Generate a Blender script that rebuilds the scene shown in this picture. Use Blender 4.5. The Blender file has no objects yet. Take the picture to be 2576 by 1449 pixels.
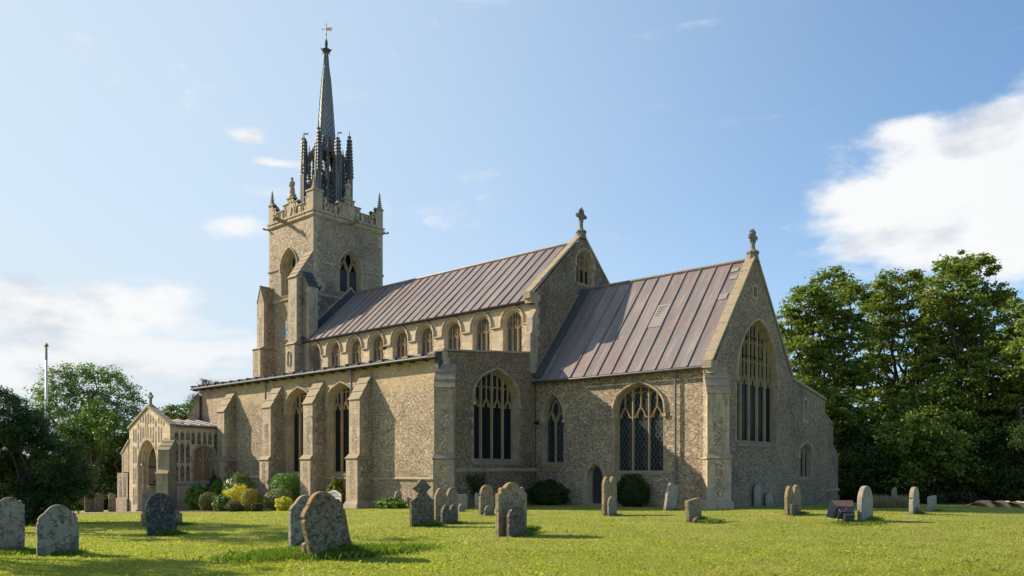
import bpy, math, random
import numpy as np
from mathutils import Vector, Matrix
from mathutils.geometry import tessellate_polygon
R = math.radians
rnd = random.Random(7)
S = bpy.context.scene
COL = S.collection

# ---------------------------------------------------------------- camera
F_PX, PHI, CX, YH, EYE = 2031.0, R(41.43), 1288.0, 1183.7, 1.6   # focal length etc. in pixels of a 2576 px wide picture
cam = bpy.data.cameras.new('camera')
cam.sensor_width = 36; cam.lens = 36 * F_PX / 2576; cam.shift_y = 0.17826
cam.clip_start = 0.1; cam.clip_end = 3000
camo = bpy.data.objects.new('camera', cam); COL.objects.link(camo)
camo.location = (0, 0, EYE); camo.rotation_euler = (R(90), 0, PHI)
S.camera = camo

# ---------------------------------------------------------------- light
SUN_EL = 30.0
sdx, sdy = -0.917, -0.399          # horizontal direction towards the sun (west south west)
sun = bpy.data.lights.new('sun', 'SUN'); sun.energy = 5.0; sun.angle = R(0.55); sun.color = (1.0, 0.86, 0.66)
suno = bpy.data.objects.new('sun', sun); COL.objects.link(suno)
vs_ = Vector((sdx * math.cos(R(SUN_EL)), sdy * math.cos(R(SUN_EL)), math.sin(R(SUN_EL))))
suno.rotation_euler = vs_.to_track_quat('Z', 'Y').to_euler()
suno.location = (-40, -20, 40)
S.view_settings.view_transform = 'Standard'; S.view_settings.look = 'None'
S.view_settings.exposure = 0.68; S.view_settings.gamma = 1

# node helper ------------------------------------------------------------
class NT:
    def __init__(s, tree): s.t = tree; s.n = tree.nodes; s.l = tree.links
    def node(s, typ, ins=None, **kw):
        n = s.n.new(typ)
        for k, v in kw.items(): setattr(n, k, v)
        for k, v in (ins or {}).items(): s.set(n.inputs[k], v)
        return n
    def set(s, sock, v):
        if isinstance(v, bpy.types.NodeSocket): s.l.new(v, sock)
        else:
            if sock.type == 'RGBA' and len(v) == 3: v = (*v, 1)
            sock.default_value = v
    def m(s, op, a, b=0.0, c=0.0, clamp=False):
        n = s.n.new('ShaderNodeMath'); n.operation = op; n.use_clamp = clamp
        for i, v in enumerate((a, b, c)): s.set(n.inputs[i], v)
        return n.outputs[0]
    def mr(s, v, a, b, c=0.0, d=1.0, smooth=False):
        n = s.n.new('ShaderNodeMapRange'); n.clamp = True
        if smooth: n.interpolation_type = 'SMOOTHSTEP'
        for i, x in enumerate((v, a, b, c, d)): s.set(n.inputs[i], x)
        return n.outputs[0]
    def mix(s, f, a, b, mode='MIX'):
        n = s.n.new('ShaderNodeMix'); n.data_type = 'RGBA'; n.blend_type = mode; n.clamp_factor = True
        s.set(n.inputs[0], f); s.set(n.inputs[6], a); s.set(n.inputs[7], b)
        return n.outputs[2]
    def noise(s, vec, scale, detail=3.0, rough=0.55, out=0, dist=0.0):
        n = s.n.new('ShaderNodeTexNoise')
        if vec is not None: s.l.new(vec, n.inputs['Vector'])
        n.inputs['Scale'].default_value = scale; n.inputs['Detail'].default_value = detail
        n.inputs['Roughness'].default_value = rough; n.inputs['Distortion'].default_value = dist
        return n.outputs[out]
    def ramp(s, f, stops):
        n = s.n.new('ShaderNodeValToRGB'); s.set(n.inputs[0], f)
        e = n.color_ramp.elements
        while len(e) < len(stops): e.new(0.5)
        for i, (p, c) in enumerate(stops): e[i].position = p; e[i].color = (*c, 1)
        return n.outputs[0]
    def scale(s, vec, sc):
        n = s.n.new('ShaderNodeMapping'); s.l.new(vec, n.inputs[0]); n.inputs['Scale'].default_value = sc
        return n.outputs[0]

def px_dir(x, y):
    f = Vector((-math.sin(PHI), math.cos(PHI), 0)); r = Vector((math.cos(PHI), math.sin(PHI), 0))
    return f + r * ((x - CX) / F_PX) + Vector((0, 0, 1)) * ((YH - y) / F_PX)

# ---------------------------------------------------------------- world: sky with clouds
W = bpy.data.worlds.new('World'); S.world = W; W.use_nodes = True
w = NT(W.node_tree); w.n.clear()
sky = w.node('ShaderNodeTexSky', sky_type='NISHITA'); sky.sun_disc = False
sky.sun_elevation = R(SUN_EL); sky.sun_rotation = math.atan2(sdx, sdy)
sky.altitude = 50; sky.air_density = 1.0; sky.dust_density = 0.9; sky.ozone_density = 2.4
tc = w.node('ShaderNodeTexCoord').outputs['Generated']
sep = w.node('ShaderNodeSeparateXYZ', {0: tc})
el = w.m('ARCSINE', sep.outputs[2])
az = w.m('ARCTAN2', sep.outputs[0], sep.outputs[1])      # 0 = north, positive east
cmb = w.node('ShaderNodeCombineXYZ', {0: az, 1: w.m('MULTIPLY', el, 1.9), 2: 0.0}).outputs[0]
nbig = w.noise(cmb, 5.5, 9, 0.60, dist=0.25)
nfine = w.noise(cmb, 15, 8, 0.62)
cmb2 = w.node('ShaderNodeCombineXYZ', {0: w.m('MULTIPLY', az, 0.8), 1: w.m('MULTIPLY', el, 4.5), 2: 3.0}).outputs[0]
nband = w.noise(cmb2, 6.0, 8, 0.58, dist=0.3)
def blob(x, y, wx, wy, amp=1.0):
    """soft elliptical region of the sky where cloud is likely, given by azimuth and elevation"""
    d = px_dir(x, y).normalized(); a0 = math.atan2(d.x, d.y); e0 = math.asin(d.z)
    k = 1 / F_PX
    a = w.m('MULTIPLY', w.m('SUBTRACT', az, a0), 1 / (wx * k)); b = w.m('MULTIPLY', w.m('SUBTRACT', el, e0), 1 / (wy * k))
    r2 = w.m('ADD', w.m('MULTIPLY', a, a), w.m('MULTIPLY', b, b))
    return w.m('MULTIPLY', w.m('EXPONENT', w.m('MULTIPLY', r2, -1.0)), amp)
def addall(l):
    o = l[0]
    for x in l[1:]: o = w.m('ADD', o, x)
    return o
heap = addall([blob(2120, 505, 100, 34, 0.62), blob(2170, 600, 120, 44, 0.62), blob(2440, 500, 260, 150, 0.35), blob(2520, 430, 190, 120, 1.25), blob(2340, 470, 190, 66, 0.8), blob(2560, 640, 300, 110, 0.95), blob(2200, 590, 150, 60, 0.45),
               blob(628, 340, 50, 19, 1.5), blob(690, 410, 66, 12, 1.5), blob(590, 565, 70, 30, 1.4), blob(2540, 330, 110, 70, 0.6), blob(2290, 320, 60, 24, 1.0), blob(430, 740, 30, 18, 0.8), blob(1990, 570, 120, 40, 0.32),
               blob(2260, 330, 90, 30, 0.36), blob(90, 745, 190, 70, 0.85), blob(330, 755, 130, 62, 0.95), blob(190, 810, 330, 60, 0.7), blob(850, 45, 50, 14, 0.4)])
band = addall([blob(150, 870, 500, 75, 0.9), blob(400, 880, 300, 50, 0.55), blob(60, 960, 520, 70, 0.7), blob(560, 830, 130, 24, 0.42), blob(2500, 700, 300, 80, 0.5)])
m1 = w.mr(w.m('ADD', w.m('MULTIPLY', heap, 0.52), w.m('ADD', w.m('MULTIPLY', w.m('SUBTRACT', nbig, 0.5), 1.7), w.m('MULTIPLY', w.m('SUBTRACT', nfine, 0.5), 0.9))), 0.17, 0.72, smooth=True)
m2 = w.mr(w.m('ADD', w.m('MULTIPLY', band, 0.5), w.m('MULTIPLY', w.m('SUBTRACT', nband, 0.5), 1.5)), 0.16, 0.62, smooth=True)
cl = w.m('MAXIMUM', m1, w.m('MULTIPLY', m2, 0.85))
sund = w.node('ShaderNodeVectorMath', {0: tc, 1: (sdx, sdy, 0.0)}, operation='DOT_PRODUCT').outputs['Value']
# cloud body: lit from the west, greyer in the thick and low parts
shade = w.mr(w.noise(w.node('ShaderNodeCombineXYZ', {0: w.m('SUBTRACT', az, 0.02), 1: w.m('MULTIPLY', w.m('ADD', el, 0.012), 1.9), 2: 0.4}).outputs[0], 7.5, 7, 0.55), 0.48, 0.68, smooth=True)
shade = w.m('MAXIMUM', shade, w.m('MULTIPLY', w.mr(w.m('SUBTRACT', heap, w.m('MULTIPLY', nfine, 1.2)), 0.35, 1.6, smooth=True), w.m('MULTIPLY', w.mr(sund, -0.2, -0.7), w.mr(el, 0.46, 0.30))))
cool = w.mix(shade, (6.5, 6.55, 6.6), (4.5, 4.9, 5.4))
# whiter haze towards the sun and the horizon
hz = w.m('ADD', w.mr(sund, -0.55, 0.75, 0.0, 0.82, True), w.mr(el, 0.30, 0.0, 0.0, 0.30))
skyc = w.mix(1.0, sky.outputs[0], (0.99, 1.22, 1.36), 'MULTIPLY')
hazec = w.mix(w.mr(sund, -0.3, 0.75), (3.6, 5.0, 6.6), (4.85, 5.55, 6.0))
skyc = w.mix(hz, skyc, hazec)
skyc = w.mix(cl, skyc, cool)
bg = w.node('ShaderNodeBackground', {0: skyc, 1: 0.092})
wo = w.node('ShaderNodeOutputWorld'); w.l.new(bg.outputs[0], wo.inputs[0])

# ---------------------------------------------------------------- materials
def material(name):
    m = bpy.data.materials.new(name); m.use_nodes = True; t = NT(m.node_tree)
    bsdf = t.n['Principled BSDF']; return m, t, bsdf
def geo(t):
    return t.node('ShaderNodeNewGeometry').outputs['Position']
def bump(t, b, h, strength=0.5, dist=0.02):
    n = t.node('ShaderNodeBump', {'Height': h, 'Strength': strength, 'Distance': dist}); t.l.new(n.outputs[0], b.inputs['Normal'])
def upness(t):
    n = t.node('ShaderNodeNewGeometry'); return t.node('ShaderNodeSeparateXYZ', {0: n.outputs['True Normal']}).outputs[2]

def flint(name, mortar=(0.42, 0.35, 0.25), render_amt=0.0, scale=16.0, dark=0.0, brick=0.0, tone=(1, 1, 1), zcov=None):
    m, t, b = material(name); v = geo(t)
    warp = t.node('ShaderNodeVectorMath', {0: v, 1: t.node('ShaderNodeVectorMath', {0: t.noise(v, 5.0, 2, out=1), 1: (0.06, 0.06, 0.06)}, operation='MULTIPLY').outputs[0]}, operation='ADD').outputs[0]
    sv = t.scale(warp, (0.82, 0.82, 1.25))
    vo = t.node('ShaderNodeTexVoronoi', {'Vector': sv, 'Scale': scale, 'Randomness': 1.0}, feature='F1')
    ve = t.node('ShaderNodeTexVoronoi', {'Vector': sv, 'Scale': scale, 'Randomness': 1.0}, feature='DISTANCE_TO_EDGE')
    rc = t.node('ShaderNodeSeparateColor', {0: vo.outputs['Color']})
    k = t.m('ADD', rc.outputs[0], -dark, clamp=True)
    stone = t.ramp(k, [(0.0, (0.08, 0.08, 0.085)), (0.18, (0.17, 0.15, 0.125)), (0.36, (0.28, 0.23, 0.165)), (0.54, (0.40, 0.33, 0.235)), (0.68, (0.38, 0.35, 0.30)), (0.84, (0.52, 0.46, 0.37)), (1.0, (0.72, 0.68, 0.60))])
    stone = t.mix(t.mr(rc.outputs[1], 0.965, 0.985), stone, (0.30, 0.13, 0.07))
    edge = t.m('MULTIPLY', t.mr(ve.outputs[0], 0.015, 0.10), 0.86)
    pat = t.noise(v, 0.75, 5, 0.65)
    cover = t.m('ADD', t.mr(pat, 0.62 - render_amt, 0.74 - render_amt), 0.0)
    if zcov:
        zz = t.node('ShaderNodeSeparateXYZ', {0: v}).outputs[2]
        cover = t.m('MAXIMUM', cover, t.mr(t.m('ADD', zz, t.m('MULTIPLY', t.m('SUBTRACT', t.noise(v, 0.5, 5, 0.65), 0.5), 5.0)), zcov[0], zcov[1]))
    edge = t.m('MULTIPLY', edge, t.m('SUBTRACT', 1.0, t.m('MULTIPLY', cover, t.mr(rc.outputs[2], 0.0, 0.3))))
    mo = t.mix(t.noise(v, 2.2, 5), tuple(c * 0.72 for c in mortar), tuple(min(1, c * 1.25) for c in mortar))
    col = t.mix(edge, mo, stone)
    if brick:
        bm = t.mr(t.noise(t.scale(v, (1, 1, 3.0)), 1.1, 4), 0.64, 0.68)
        col = t.mix(t.m('MULTIPLY', bm, brick), col, t.mix(rc.outputs[2], (0.26, 0.10, 0.06), (0.38, 0.19, 0.12)))
    st = t.ramp(t.noise(v, 0.35, 6, 0.65), [(0.3, (0.50, 0.50, 0.50)), (0.45, (0.88, 0.87, 0.86)), (0.58, (1.02, 1.0, 0.97)), (0.72, (1.20, 1.14, 1.02))])
    col = t.mix(1.0, col, st, 'MULTIPLY'); col = t.mix(1.0, col, tone, 'MULTIPLY')
    t.set(b.inputs['Base Color'], col); b.inputs['Roughness'].default_value = 0.82
    t.set(b.inputs['Roughness'], t.mr(rc.outputs[0], 0.5, 1.0, 0.9, 0.55))
    hgt = t.m('ADD', t.m('MULTIPLY', edge, t.m('ADD', rc.outputs[2], 0.5)), t.m('MULTIPLY', t.noise(v, 25, 3), 0.3))
    bump(t, b, hgt, 0.8, 0.035)
    return m
M = {}
M['flint'] = flint('flint_wall', render_amt=-0.03, tone=(1.08, 1.0, 0.90))
M['flint_aisle'] = flint('flint_and_render', mortar=(0.44, 0.35, 0.23), render_amt=0.02, brick=0.4, zcov=(4.9, 5.9), tone=(1.03, 0.99, 0.93))
M['flint_tower'] = flint('flint_tower', scale=16.5, tone=(1.05, 0.98, 0.90))
M['flint_east'] = flint('flint_east', mortar=(0.36, 0.30, 0.22), render_amt=-0.02, dark=0.09, tone=(0.96, 0.84, 0.68))  # flint copy for the east walls, their shade worked into a darker, warmer tone
M['flint_vestry'] = flint('flint_vestry', mortar=(0.34, 0.26, 0.19), render_amt=0.02, brick=0.9, tone=(0.92, 0.80, 0.66))
M['flush'] = flint('flushwork_flint', mortar=(0.13, 0.12, 0.11), scale=15, dark=0.33, render_amt=-0.2)

def ashlar(name, col=(0.44, 0.36, 0.26), joints=True, lichen=0.6, dirt=0.75, course=(0.55, 0.27), grey=0.3):
    m, t, b = material(name); v = geo(t)
    sp = t.node('ShaderNodeSeparateXYZ', {0: v})
    wb = t.m('MULTIPLY', t.m('SUBTRACT', t.noise(v, 0.8, 2), 0.5), 0.25)
    uv = t.node('ShaderNodeCombineXYZ', {0: t.m('ADD', t.m('ADD', sp.outputs[0], sp.outputs[1]), wb), 1: t.m('ADD', sp.outputs[2], t.m('MULTIPLY', wb, 0.5)), 2: 0.0}).outputs[0]
    c = t.mix(t.noise(v, 1.6, 6, 0.65), tuple(x * 0.66 for x in col), tuple(min(1, x * 1.3) for x in col))
    c = t.mix(t.m('MULTIPLY', t.mr(t.noise(v, 0.9, 5, 0.7), 0.48, 0.68), grey), c, (0.26, 0.25, 0.23))
    h = t.noise(v, 18, 4)
    if joints:
        br = t.node('ShaderNodeTexBrick', {'Vector': uv, 'Scale': 1.0, 'Mortar Size': 0.008, 'Color1': (0.86, 0.87, 0.9, 1), 'Color2': (1.13, 1.08, 0.98, 1), 'Mortar': (0.74, 0.72, 0.68, 1)})
        br.inputs['Brick Width'].default_value = course[0]; br.inputs['Row Height'].default_value = course[1]
        c = t.mix(1.0, c, br.outputs['Color'], 'MULTIPLY')
        h = t.m('SUBTRACT', h, br.outputs['Fac'])
    c = t.mix(t.m('MULTIPLY', t.mr(t.noise(t.scale(v, (3, 3, 0.7)), 1.3, 7, 0.75), 0.51, 0.68), dirt), c, (0.10, 0.09, 0.075))
    up = t.mr(upness(t), 0.15, 0.6)
    li = t.m('MULTIPLY', t.m('MULTIPLY', t.mr(t.noise(v, 4.5, 7, 0.75, dist=0.4), 0.50, 0.60), up), lichen)
    c = t.mix(t.m('MULTIPLY', up, 0.6), c, t.mix(t.noise(v, 2.5, 5, 0.7), (0.13, 0.115, 0.09), (0.36, 0.31, 0.235)))
    c = t.mix(li, c, (0.40, 0.245, 0.07))
    t.set(b.inputs['Base Color'], c); b.inputs['Roughness'].default_value = 0.9
    bump(t, b, h, 0.5, 0.02)
    return m
M['stone'] = ashlar('limestone')
M['stone_pale'] = ashlar('limestone_pale', col=(0.57, 0.455, 0.305), dirt=0.35, grey=0.15)
M['stone_trac'] = ashlar('tracery_stone', col=(0.36, 0.265, 0.145), joints=False, dirt=0.45, lichen=0.3, grey=0.2)
M['stone_grey'] = ashlar('weathered_stone', col=(0.32, 0.265, 0.19), dirt=0.8, lichen=0.9, grey=0.6)
M['stone_black'] = ashlar('black_lichened_stone', col=(0.20, 0.18, 0.15), dirt=1.6, lichen=0.6, grey=0.5)
M['stone_ring'] = ashlar('window_stone', col=(0.36, 0.28, 0.185), dirt=0.6, grey=0.35)
M['coping'] = ashlar('lichened_coping', col=(0.34, 0.29, 0.21), joints=True, dirt=0.6, lichen=0.9, grey=0.4, course=(0.5, 0.5))
M['render'] = ashlar('old_render', col=(0.40, 0.33, 0.23), joints=False, dirt=0.4, lichen=0)
M['plaster'] = ashlar('pink_plaster', col=(0.82, 0.70, 0.58), joints=False, dirt=0.1, lichen=0, grey=0.0)

def lead(name, ax, pitch, off, col=(0.195, 0.158, 0.148)):
    m, t, b = material(name); v = geo(t); sp = t.node('ShaderNodeSeparateXYZ', {0: v})
    bay = t.m('FLOOR', t.m('MULTIPLY', t.m('SUBTRACT', sp.outputs[ax], off), 1 / pitch))
    wn = t.node('ShaderNodeTexWhiteNoise', {'W': bay}, noise_dimensions='1D')
    c = t.mix(wn.outputs['Value'], tuple(x * 0.84 for x in col), tuple(x * 1.14 for x in col))
    c = t.mix(t.m('MULTIPLY', t.mr(t.noise(t.scale(v, (7, 0.45, 0.45)), 1.0, 6, 0.65), 0.50, 0.74), 0.6), c, (0.40, 0.33, 0.29))
    c = t.mix(t.m('MULTIPLY', t.mr(t.noise(t.scale(v, (1.4, 0.5, 0.5)), 0.8, 4, 0.6), 0.52, 0.66), 0.55), c, (0.17, 0.095, 0.085))
    c = t.mix(t.m('MULTIPLY', t.mr(t.noise(v, 0.6, 5, 0.6), 0.5, 0.75), 0.5), c, (0.16, 0.15, 0.16))
    sl = t.m('FRACT', t.m('ADD', t.m('MULTIPLY', sp.outputs[2], 0.42), t.m('MULTIPLY', wn.outputs['Value'], 3.0)))
    ln = t.mr(sl, 0.0, 0.012, 1.0, 0.0)
    c = t.mix(t.m('MULTIPLY', ln, 0.4), c, (0.45, 0.38, 0.35))
    t.set(b.inputs['Base Color'], c); b.inputs['Roughness'].default_value = 0.5
    b.inputs['Specular IOR Level'].default_value = 0.5
    bump(t, b, t.m('ADD', t.noise(v, 1.8, 3), t.m('MULTIPLY', t.noise(t.scale(v, (6, 0.6, 0.6)), 1.5, 4), 0.5)), 0.35, 0.03)
    return m
M['lead_nave'] = lead('lead_sheet_nave', 0, 19.78 / 29, -26.42)
M['lead_chancel'] = lead('lead_sheet_chancel', 0, 9.49 / 12, -26.07, col=(0.170, 0.137, 0.132))
def plain(name, col, rough=0.7, metal=0.0, var=0.25, nsc=3.0, spec=0.5):
    m, t, b = material(name); v = geo(t)
    c = t.mix(t.noise(v, nsc, 5, 0.65), tuple(x * (1 - var) for x in col), tuple(min(1, x * (1 + var)) for x in col))
    t.set(b.inputs['Base Color'], c); b.inputs['Roughness'].default_value = rough; b.inputs['Metallic'].default_value = metal
    b.inputs['Specular IOR Level'].default_value = spec
    bump(t, b, t.noise(v, nsc * 6, 3), 0.15, 0.01)
    return m
M['lead_dark'] = plain('dark_lead', (0.05, 0.05, 0.053), 0.7, 0.0)
M['pole_brown'] = plain('brown_pole_paint', (0.30, 0.19, 0.14), 0.5)
M['lead_pale'] = plain('pale_new_lead', (0.225, 0.205, 0.185), 0.6)
M['lead_crown'] = plain('dark_spire_lead', (0.12, 0.122, 0.13), 0.55, 0.0, 0.6, 4)
M['iron'] = plain('cast_iron', (0.06, 0.06, 0.065), 0.45, 0.3)
M['pipe'] = plain('painted_pipe', (0.12, 0.135, 0.15), 0.45, 0.1)
M['dark'] = plain('dark_interior', (0.012, 0.012, 0.013), 0.9)
M['oak'] = plain('dark_oak', (0.035, 0.033, 0.035), 0.6)
M['louvre'] = plain('louvre_boards', (0.075, 0.075, 0.085), 0.7)
M['gilt'] = plain('gilding', (0.75, 0.48, 0.10), 0.4, 0.4, 0.2)
M['dial'] = plain('blue_dial', (0.09, 0.16, 0.28), 0.4)
M['white'] = plain('white_paint', (0.72, 0.71, 0.68), 0.5, 0, 0.08)
M['rust'] = plain('rusted_metal', (0.10, 0.055, 0.035), 0.6, 0.1, 0.5, 6)
M['galv'] = plain('grey_sheet_metal', (0.16, 0.18, 0.21), 0.5, 0.1, 0.12)
M['black'] = plain('black_plastic', (0.02, 0.018, 0.02), 0.4, 0, 0.3)
M['paper'] = plain('pink_paper', (0.62, 0.50, 0.48), 0.8, 0, 0.05)
M['tile'] = plain('red_roof_tile', (0.34, 0.17, 0.12), 0.85, 0, 0.3)
M['brick'] = plain('red_brick', (0.30, 0.11, 0.07), 0.85, 0, 0.3)
M['bark'] = plain('bark', (0.065, 0.055, 0.042), 0.95, 0, 0.4, 2)
M['slate'] = plain('slate_tile', (0.15, 0.12, 0.10), 0.8, 0, 0.4, 4)

def spire_mat():
    m, t, b = material('spire_lead'); v = geo(t); sp = t.node('ShaderNodeSeparateXYZ', {0: v})
    a = t.m('ARCTAN2', t.m('ADD', sp.outputs[1], -SPC[1]), t.m('ADD', sp.outputs[0], -SPC[0]))
    u = t.m('MULTIPLY', a, 12 / (2 * math.pi))
    z = t.m('MULTIPLY', sp.outputs[2], 2.2)
    def tri(x): return t.m('ABSOLUTE', t.m('SUBTRACT', t.m('FRACT', x), 0.5))
    l1 = tri(t.m('ADD', u, z)); l2 = tri(t.m('SUBTRACT', u, z))
    ln = t.mr(t.m('MINIMUM', l1, l2), 0.0, 0.10, 1.0, 0.0)
    c = t.mix(t.noise(v, 3, 4), (0.16, 0.17, 0.18), (0.26, 0.265, 0.275))
    c = t.mix(t.m('MULTIPLY', ln, 0.8), c, (0.045, 0.05, 0.055))
    t.set(b.inputs['Base Color'], c); b.inputs['Roughness'].default_value = 0.6
    bump(t, b, t.m('SUBTRACT', t.noise(v, 6, 3), ln), 0.8, 0.05)
    return m
SPC = (-49.0, 35.1)
M['spire'] = spire_mat()

def glass(name, pat=0.10, leadc=(0.035, 0.04, 0.042), base=(0.006, 0.007, 0.008), rings=False, pale=0.0, lw=0.08, spec=0.04):
    m, t, b = material(name); v = geo(t); sp = t.node('ShaderNodeSeparateXYZ', {0: v})
    h = t.m('ADD', sp.outputs[0], sp.outputs[1])
    def tri(x): return t.m('ABSOLUTE', t.m('SUBTRACT', t.m('FRACT', x), 0.5))
    z = sp.outputs[2]
    a1 = t.m('MULTIPLY', t.m('ADD', h, t.m('MULTIPLY', z, 0.62)), 1 / pat); a2 = t.m('MULTIPLY', t.m('SUBTRACT', h, t.m('MULTIPLY', z, 0.62)), 1 / pat)
    ln = t.mr(t.m('MINIMUM', tri(a1), tri(a2)), lw * 0.6, lw, 1.0, 0.0)
    if rings:
        q1 = t.m('SUBTRACT', t.m('FRACT', t.m('MULTIPLY', z, 2.3)), 0.5); q2 = t.m('SUBTRACT', t.m('FRACT', t.m('MULTIPLY', h, 1 / 0.83)), 0.37)
        rr = t.m('SQRT', t.m('ADD', t.m('POWER', t.m('MULTIPLY', q1, 1.0), 2.0), t.m('POWER', t.m('MULTIPLY', q2, 2.0), 2.0)))
        ring = t.mr(t.m('ABSOLUTE', t.m('SUBTRACT', rr, 0.36)), 0.05, 0.09, 1.0, 0.0)
        ring2 = t.mr(t.m('ABSOLUTE', t.m('SUBTRACT', rr, 0.14)), 0.03, 0.06, 1.0, 0.0)
        ln = t.m('MAXIMUM', ln, t.m('MAXIMUM', ring, ring2))
    wn = t.node('ShaderNodeTexVoronoi', {'Vector': v, 'Scale': 9.0}, feature='F1')
    c = t.mix(t.m('MULTIPLY', wn.outputs['Distance'], 0.8), base, tuple(min(1, x * 2.2 + pale) for x in base))
    c = t.mix(ln, c, leadc)
    t.set(b.inputs['Base Color'], c); t.set(b.inputs['Roughness'], t.mr(ln, 0, 1, 0.16, 0.7))
    b.inputs['Specular IOR Level'].default_value = spec
    bump(t, b, t.noise(v, 7, 2), 0.4, 0.02)
    return m
M['glass'] = glass('leaded_glass')
M['glass_clere'] = glass('clerestory_glass', pat=0.16, leadc=(0.16, 0.16, 0.15), base=(0.03, 0.035, 0.04), pale=0.03, spec=0.4)
M['glass_ring'] = glass('patterned_glass', pat=0.21, leadc=(0.065, 0.08, 0.085), base=(0.008, 0.012, 0.012), rings=True, lw=0.11)
M['glass_rust'] = glass('rusty_mesh', pat=0.13, leadc=(0.20, 0.13, 0.07), base=(0.22, 0.13, 0.075), lw=0.12)

def stone_tomb(name, base, li_or=0.4, li_gr=0.4, dark=0.3, sc=1.0):
    m, t, b = material(name)
    v = t.node('ShaderNodeTexCoord').outputs['Object']
    oi = t.node('ShaderNodeObjectInfo')
    vv = t.node('ShaderNodeVectorMath', {0: v, 1: oi.outputs['Location']}, operation='ADD').outputs[0]
    c = t.mix(t.noise(vv, 3 * sc, 6, 0.7), tuple(x * 0.65 for x in base), tuple(x * 1.25 for x in base))
    c = t.mix(t.m('MULTIPLY', t.mr(t.noise(vv, 7 * sc, 6, 0.7, dist=0.4), 0.50, 0.56), dark), c, (0.035, 0.032, 0.026))
    c = t.mix(t.m('MULTIPLY', t.mr(t.noise(t.scale(vv, (1, 1, 1.3)), 8.5 * sc, 7, 0.75, dist=0.3), 0.50, 0.56), li_gr), c, (0.25, 0.275, 0.20))
    sp = t.node('ShaderNodeSeparateXYZ', {0: v})
    edge = t.m('ADD', t.mr(upness(t), 0.1, 0.5, 0.0, 0.14), t.mr(sp.outputs[2], 0.3, 1.4, -0.03, 0.05))
    o = t.mr(t.m('ADD', t.noise(vv, 5.0 * sc, 7, 0.7, dist=0.2), edge), 0.60, 0.645)
    c = t.mix(t.m('MULTIPLY', o, li_or), c, (0.33, 0.165, 0.035))
    spots = t.node('ShaderNodeTexVoronoi', {'Vector': vv, 'Scale': 13.0 * sc}, feature='F1')
    c = t.mix(t.m('MULTIPLY', t.mr(spots.outputs['Distance'], 0.16, 0.22, 1, 0), t.mr(t.noise(vv, 4, 3), 0.5, 0.56)), c, (0.48, 0.48, 0.42))
    low = t.m('MULTIPLY', t.mr(sp.outputs[2], 0.05, 0.28, 1.0, 0.0), t.mr(t.noise(vv, 9, 4), 0.35, 0.6))
    c = t.mix(t.m('MULTIPLY', low, 0.6), c, (0.06, 0.065, 0.035))
    t.set(b.inputs['Base Color'], c); b.inputs['Roughness'].default_value = 0.92
    bump(t, b, t.m('ADD', t.noise(vv, 12, 6, 0.7), t.m('MULTIPLY', t.noise(vv, 45, 3), 0.4)), 0.75, 0.03)
    return m
M['t_grey'] = stone_tomb('lichened_grey_stone', (0.29, 0.25, 0.19), 0.55, 0.7, 0.75, 1.3)
M['t_moss'] = stone_tomb('mossy_stone', (0.18, 0.12, 0.06), 0.9, 0.6, 0.95, 1.5)
M['t_buff'] = stone_tomb('buff_stone', (0.32, 0.225, 0.12), 0.8, 0.6, 0.65, 1.3)
M['t_slate'] = stone_tomb('dark_slate', (0.035, 0.042, 0.042), 0.12, 0.35, 0.5)
M['t_dark'] = stone_tomb('dark_greened_stone', (0.11, 0.085, 0.055), 0.25, 0.40, 0.6)
M['t_pale'] = stone_tomb('pale_stone', (0.38, 0.33, 0.26), 0.35, 0.5, 0.35)

def leaf(name, c1, c2, c3=None, f3=0.0, trans=0.35, rough=0.5, spec=0.3, lawn=False):
    m, t, b = material(name); v = geo(t)
    g = t.node('ShaderNodeNewGeometry'); ri = g.outputs['Random Per Island']
    c = t.mix(ri, c1, c2)
    c = t.mix(t.m('MULTIPLY', t.mr(t.noise(v, 0.55, 4), 0.35, 0.65), 0.55), c, tuple(x * 0.72 for x in c1))
    if c3:
        k = t.m('MULTIPLY', t.mr(t.noise(v, 1.1, 3), 0.46, 0.6), t.mr(t.m('FRACT', t.m('MULTIPLY', ri, 17.3)), 1 - f3, 1 - f3 + 0.02))
        c = t.mix(k, c, c3)
    if lawn:
        c = t.mix(t.m('MULTIPLY', t.mr(t.noise(v, 0.5, 6, 0.7, dist=0.6), 0.50, 0.68), 0.6), c, (0.44, 0.36, 0.15))
        c = t.mix(t.m('MULTIPLY', t.mr(t.noise(t.scale(v, (1, 1, 1)), 1.9, 5, 0.7), 0.54, 0.66), 0.6), c, (0.15, 0.21, 0.03))
    t.set(b.inputs['Base Color'], c); b.inputs['Roughness'].default_value = rough; b.inputs['Specular IOR Level'].default_value = spec
    tr = t.node('ShaderNodeBsdfTranslucent', {0: t.mix(1.0, c, (1.25, 1.45, 0.55), 'MULTIPLY')})
    mx = t.node('ShaderNodeMixShader', {0: trans, 1: b.outputs[0], 2: tr.outputs[0]})
    t.l.new(mx.outputs[0], t.n['Material Output'].inputs[0])
    return m
M['lf_syc'] = leaf('sycamore_leaf', (0.105, 0.165, 0.028), (0.235, 0.29, 0.055), (0.40, 0.25, 0.06), 0.16, trans=0.42)
M['lf_syc2'] = leaf('maple_leaf', (0.10, 0.165, 0.028), (0.24, 0.285, 0.055), (0.50, 0.46, 0.22), 0.16, trans=0.42)
M['lf_dark'] = leaf('dark_leaf', (0.030, 0.060, 0.016), (0.075, 0.115, 0.028), trans=0.3, rough=0.7, spec=0.12)
M['lf_yew'] = leaf('yew_needles', (0.030, 0.068, 0.018), (0.07, 0.12, 0.026), (0.16, 0.18, 0.03), 0.14, trans=0.25)
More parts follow.
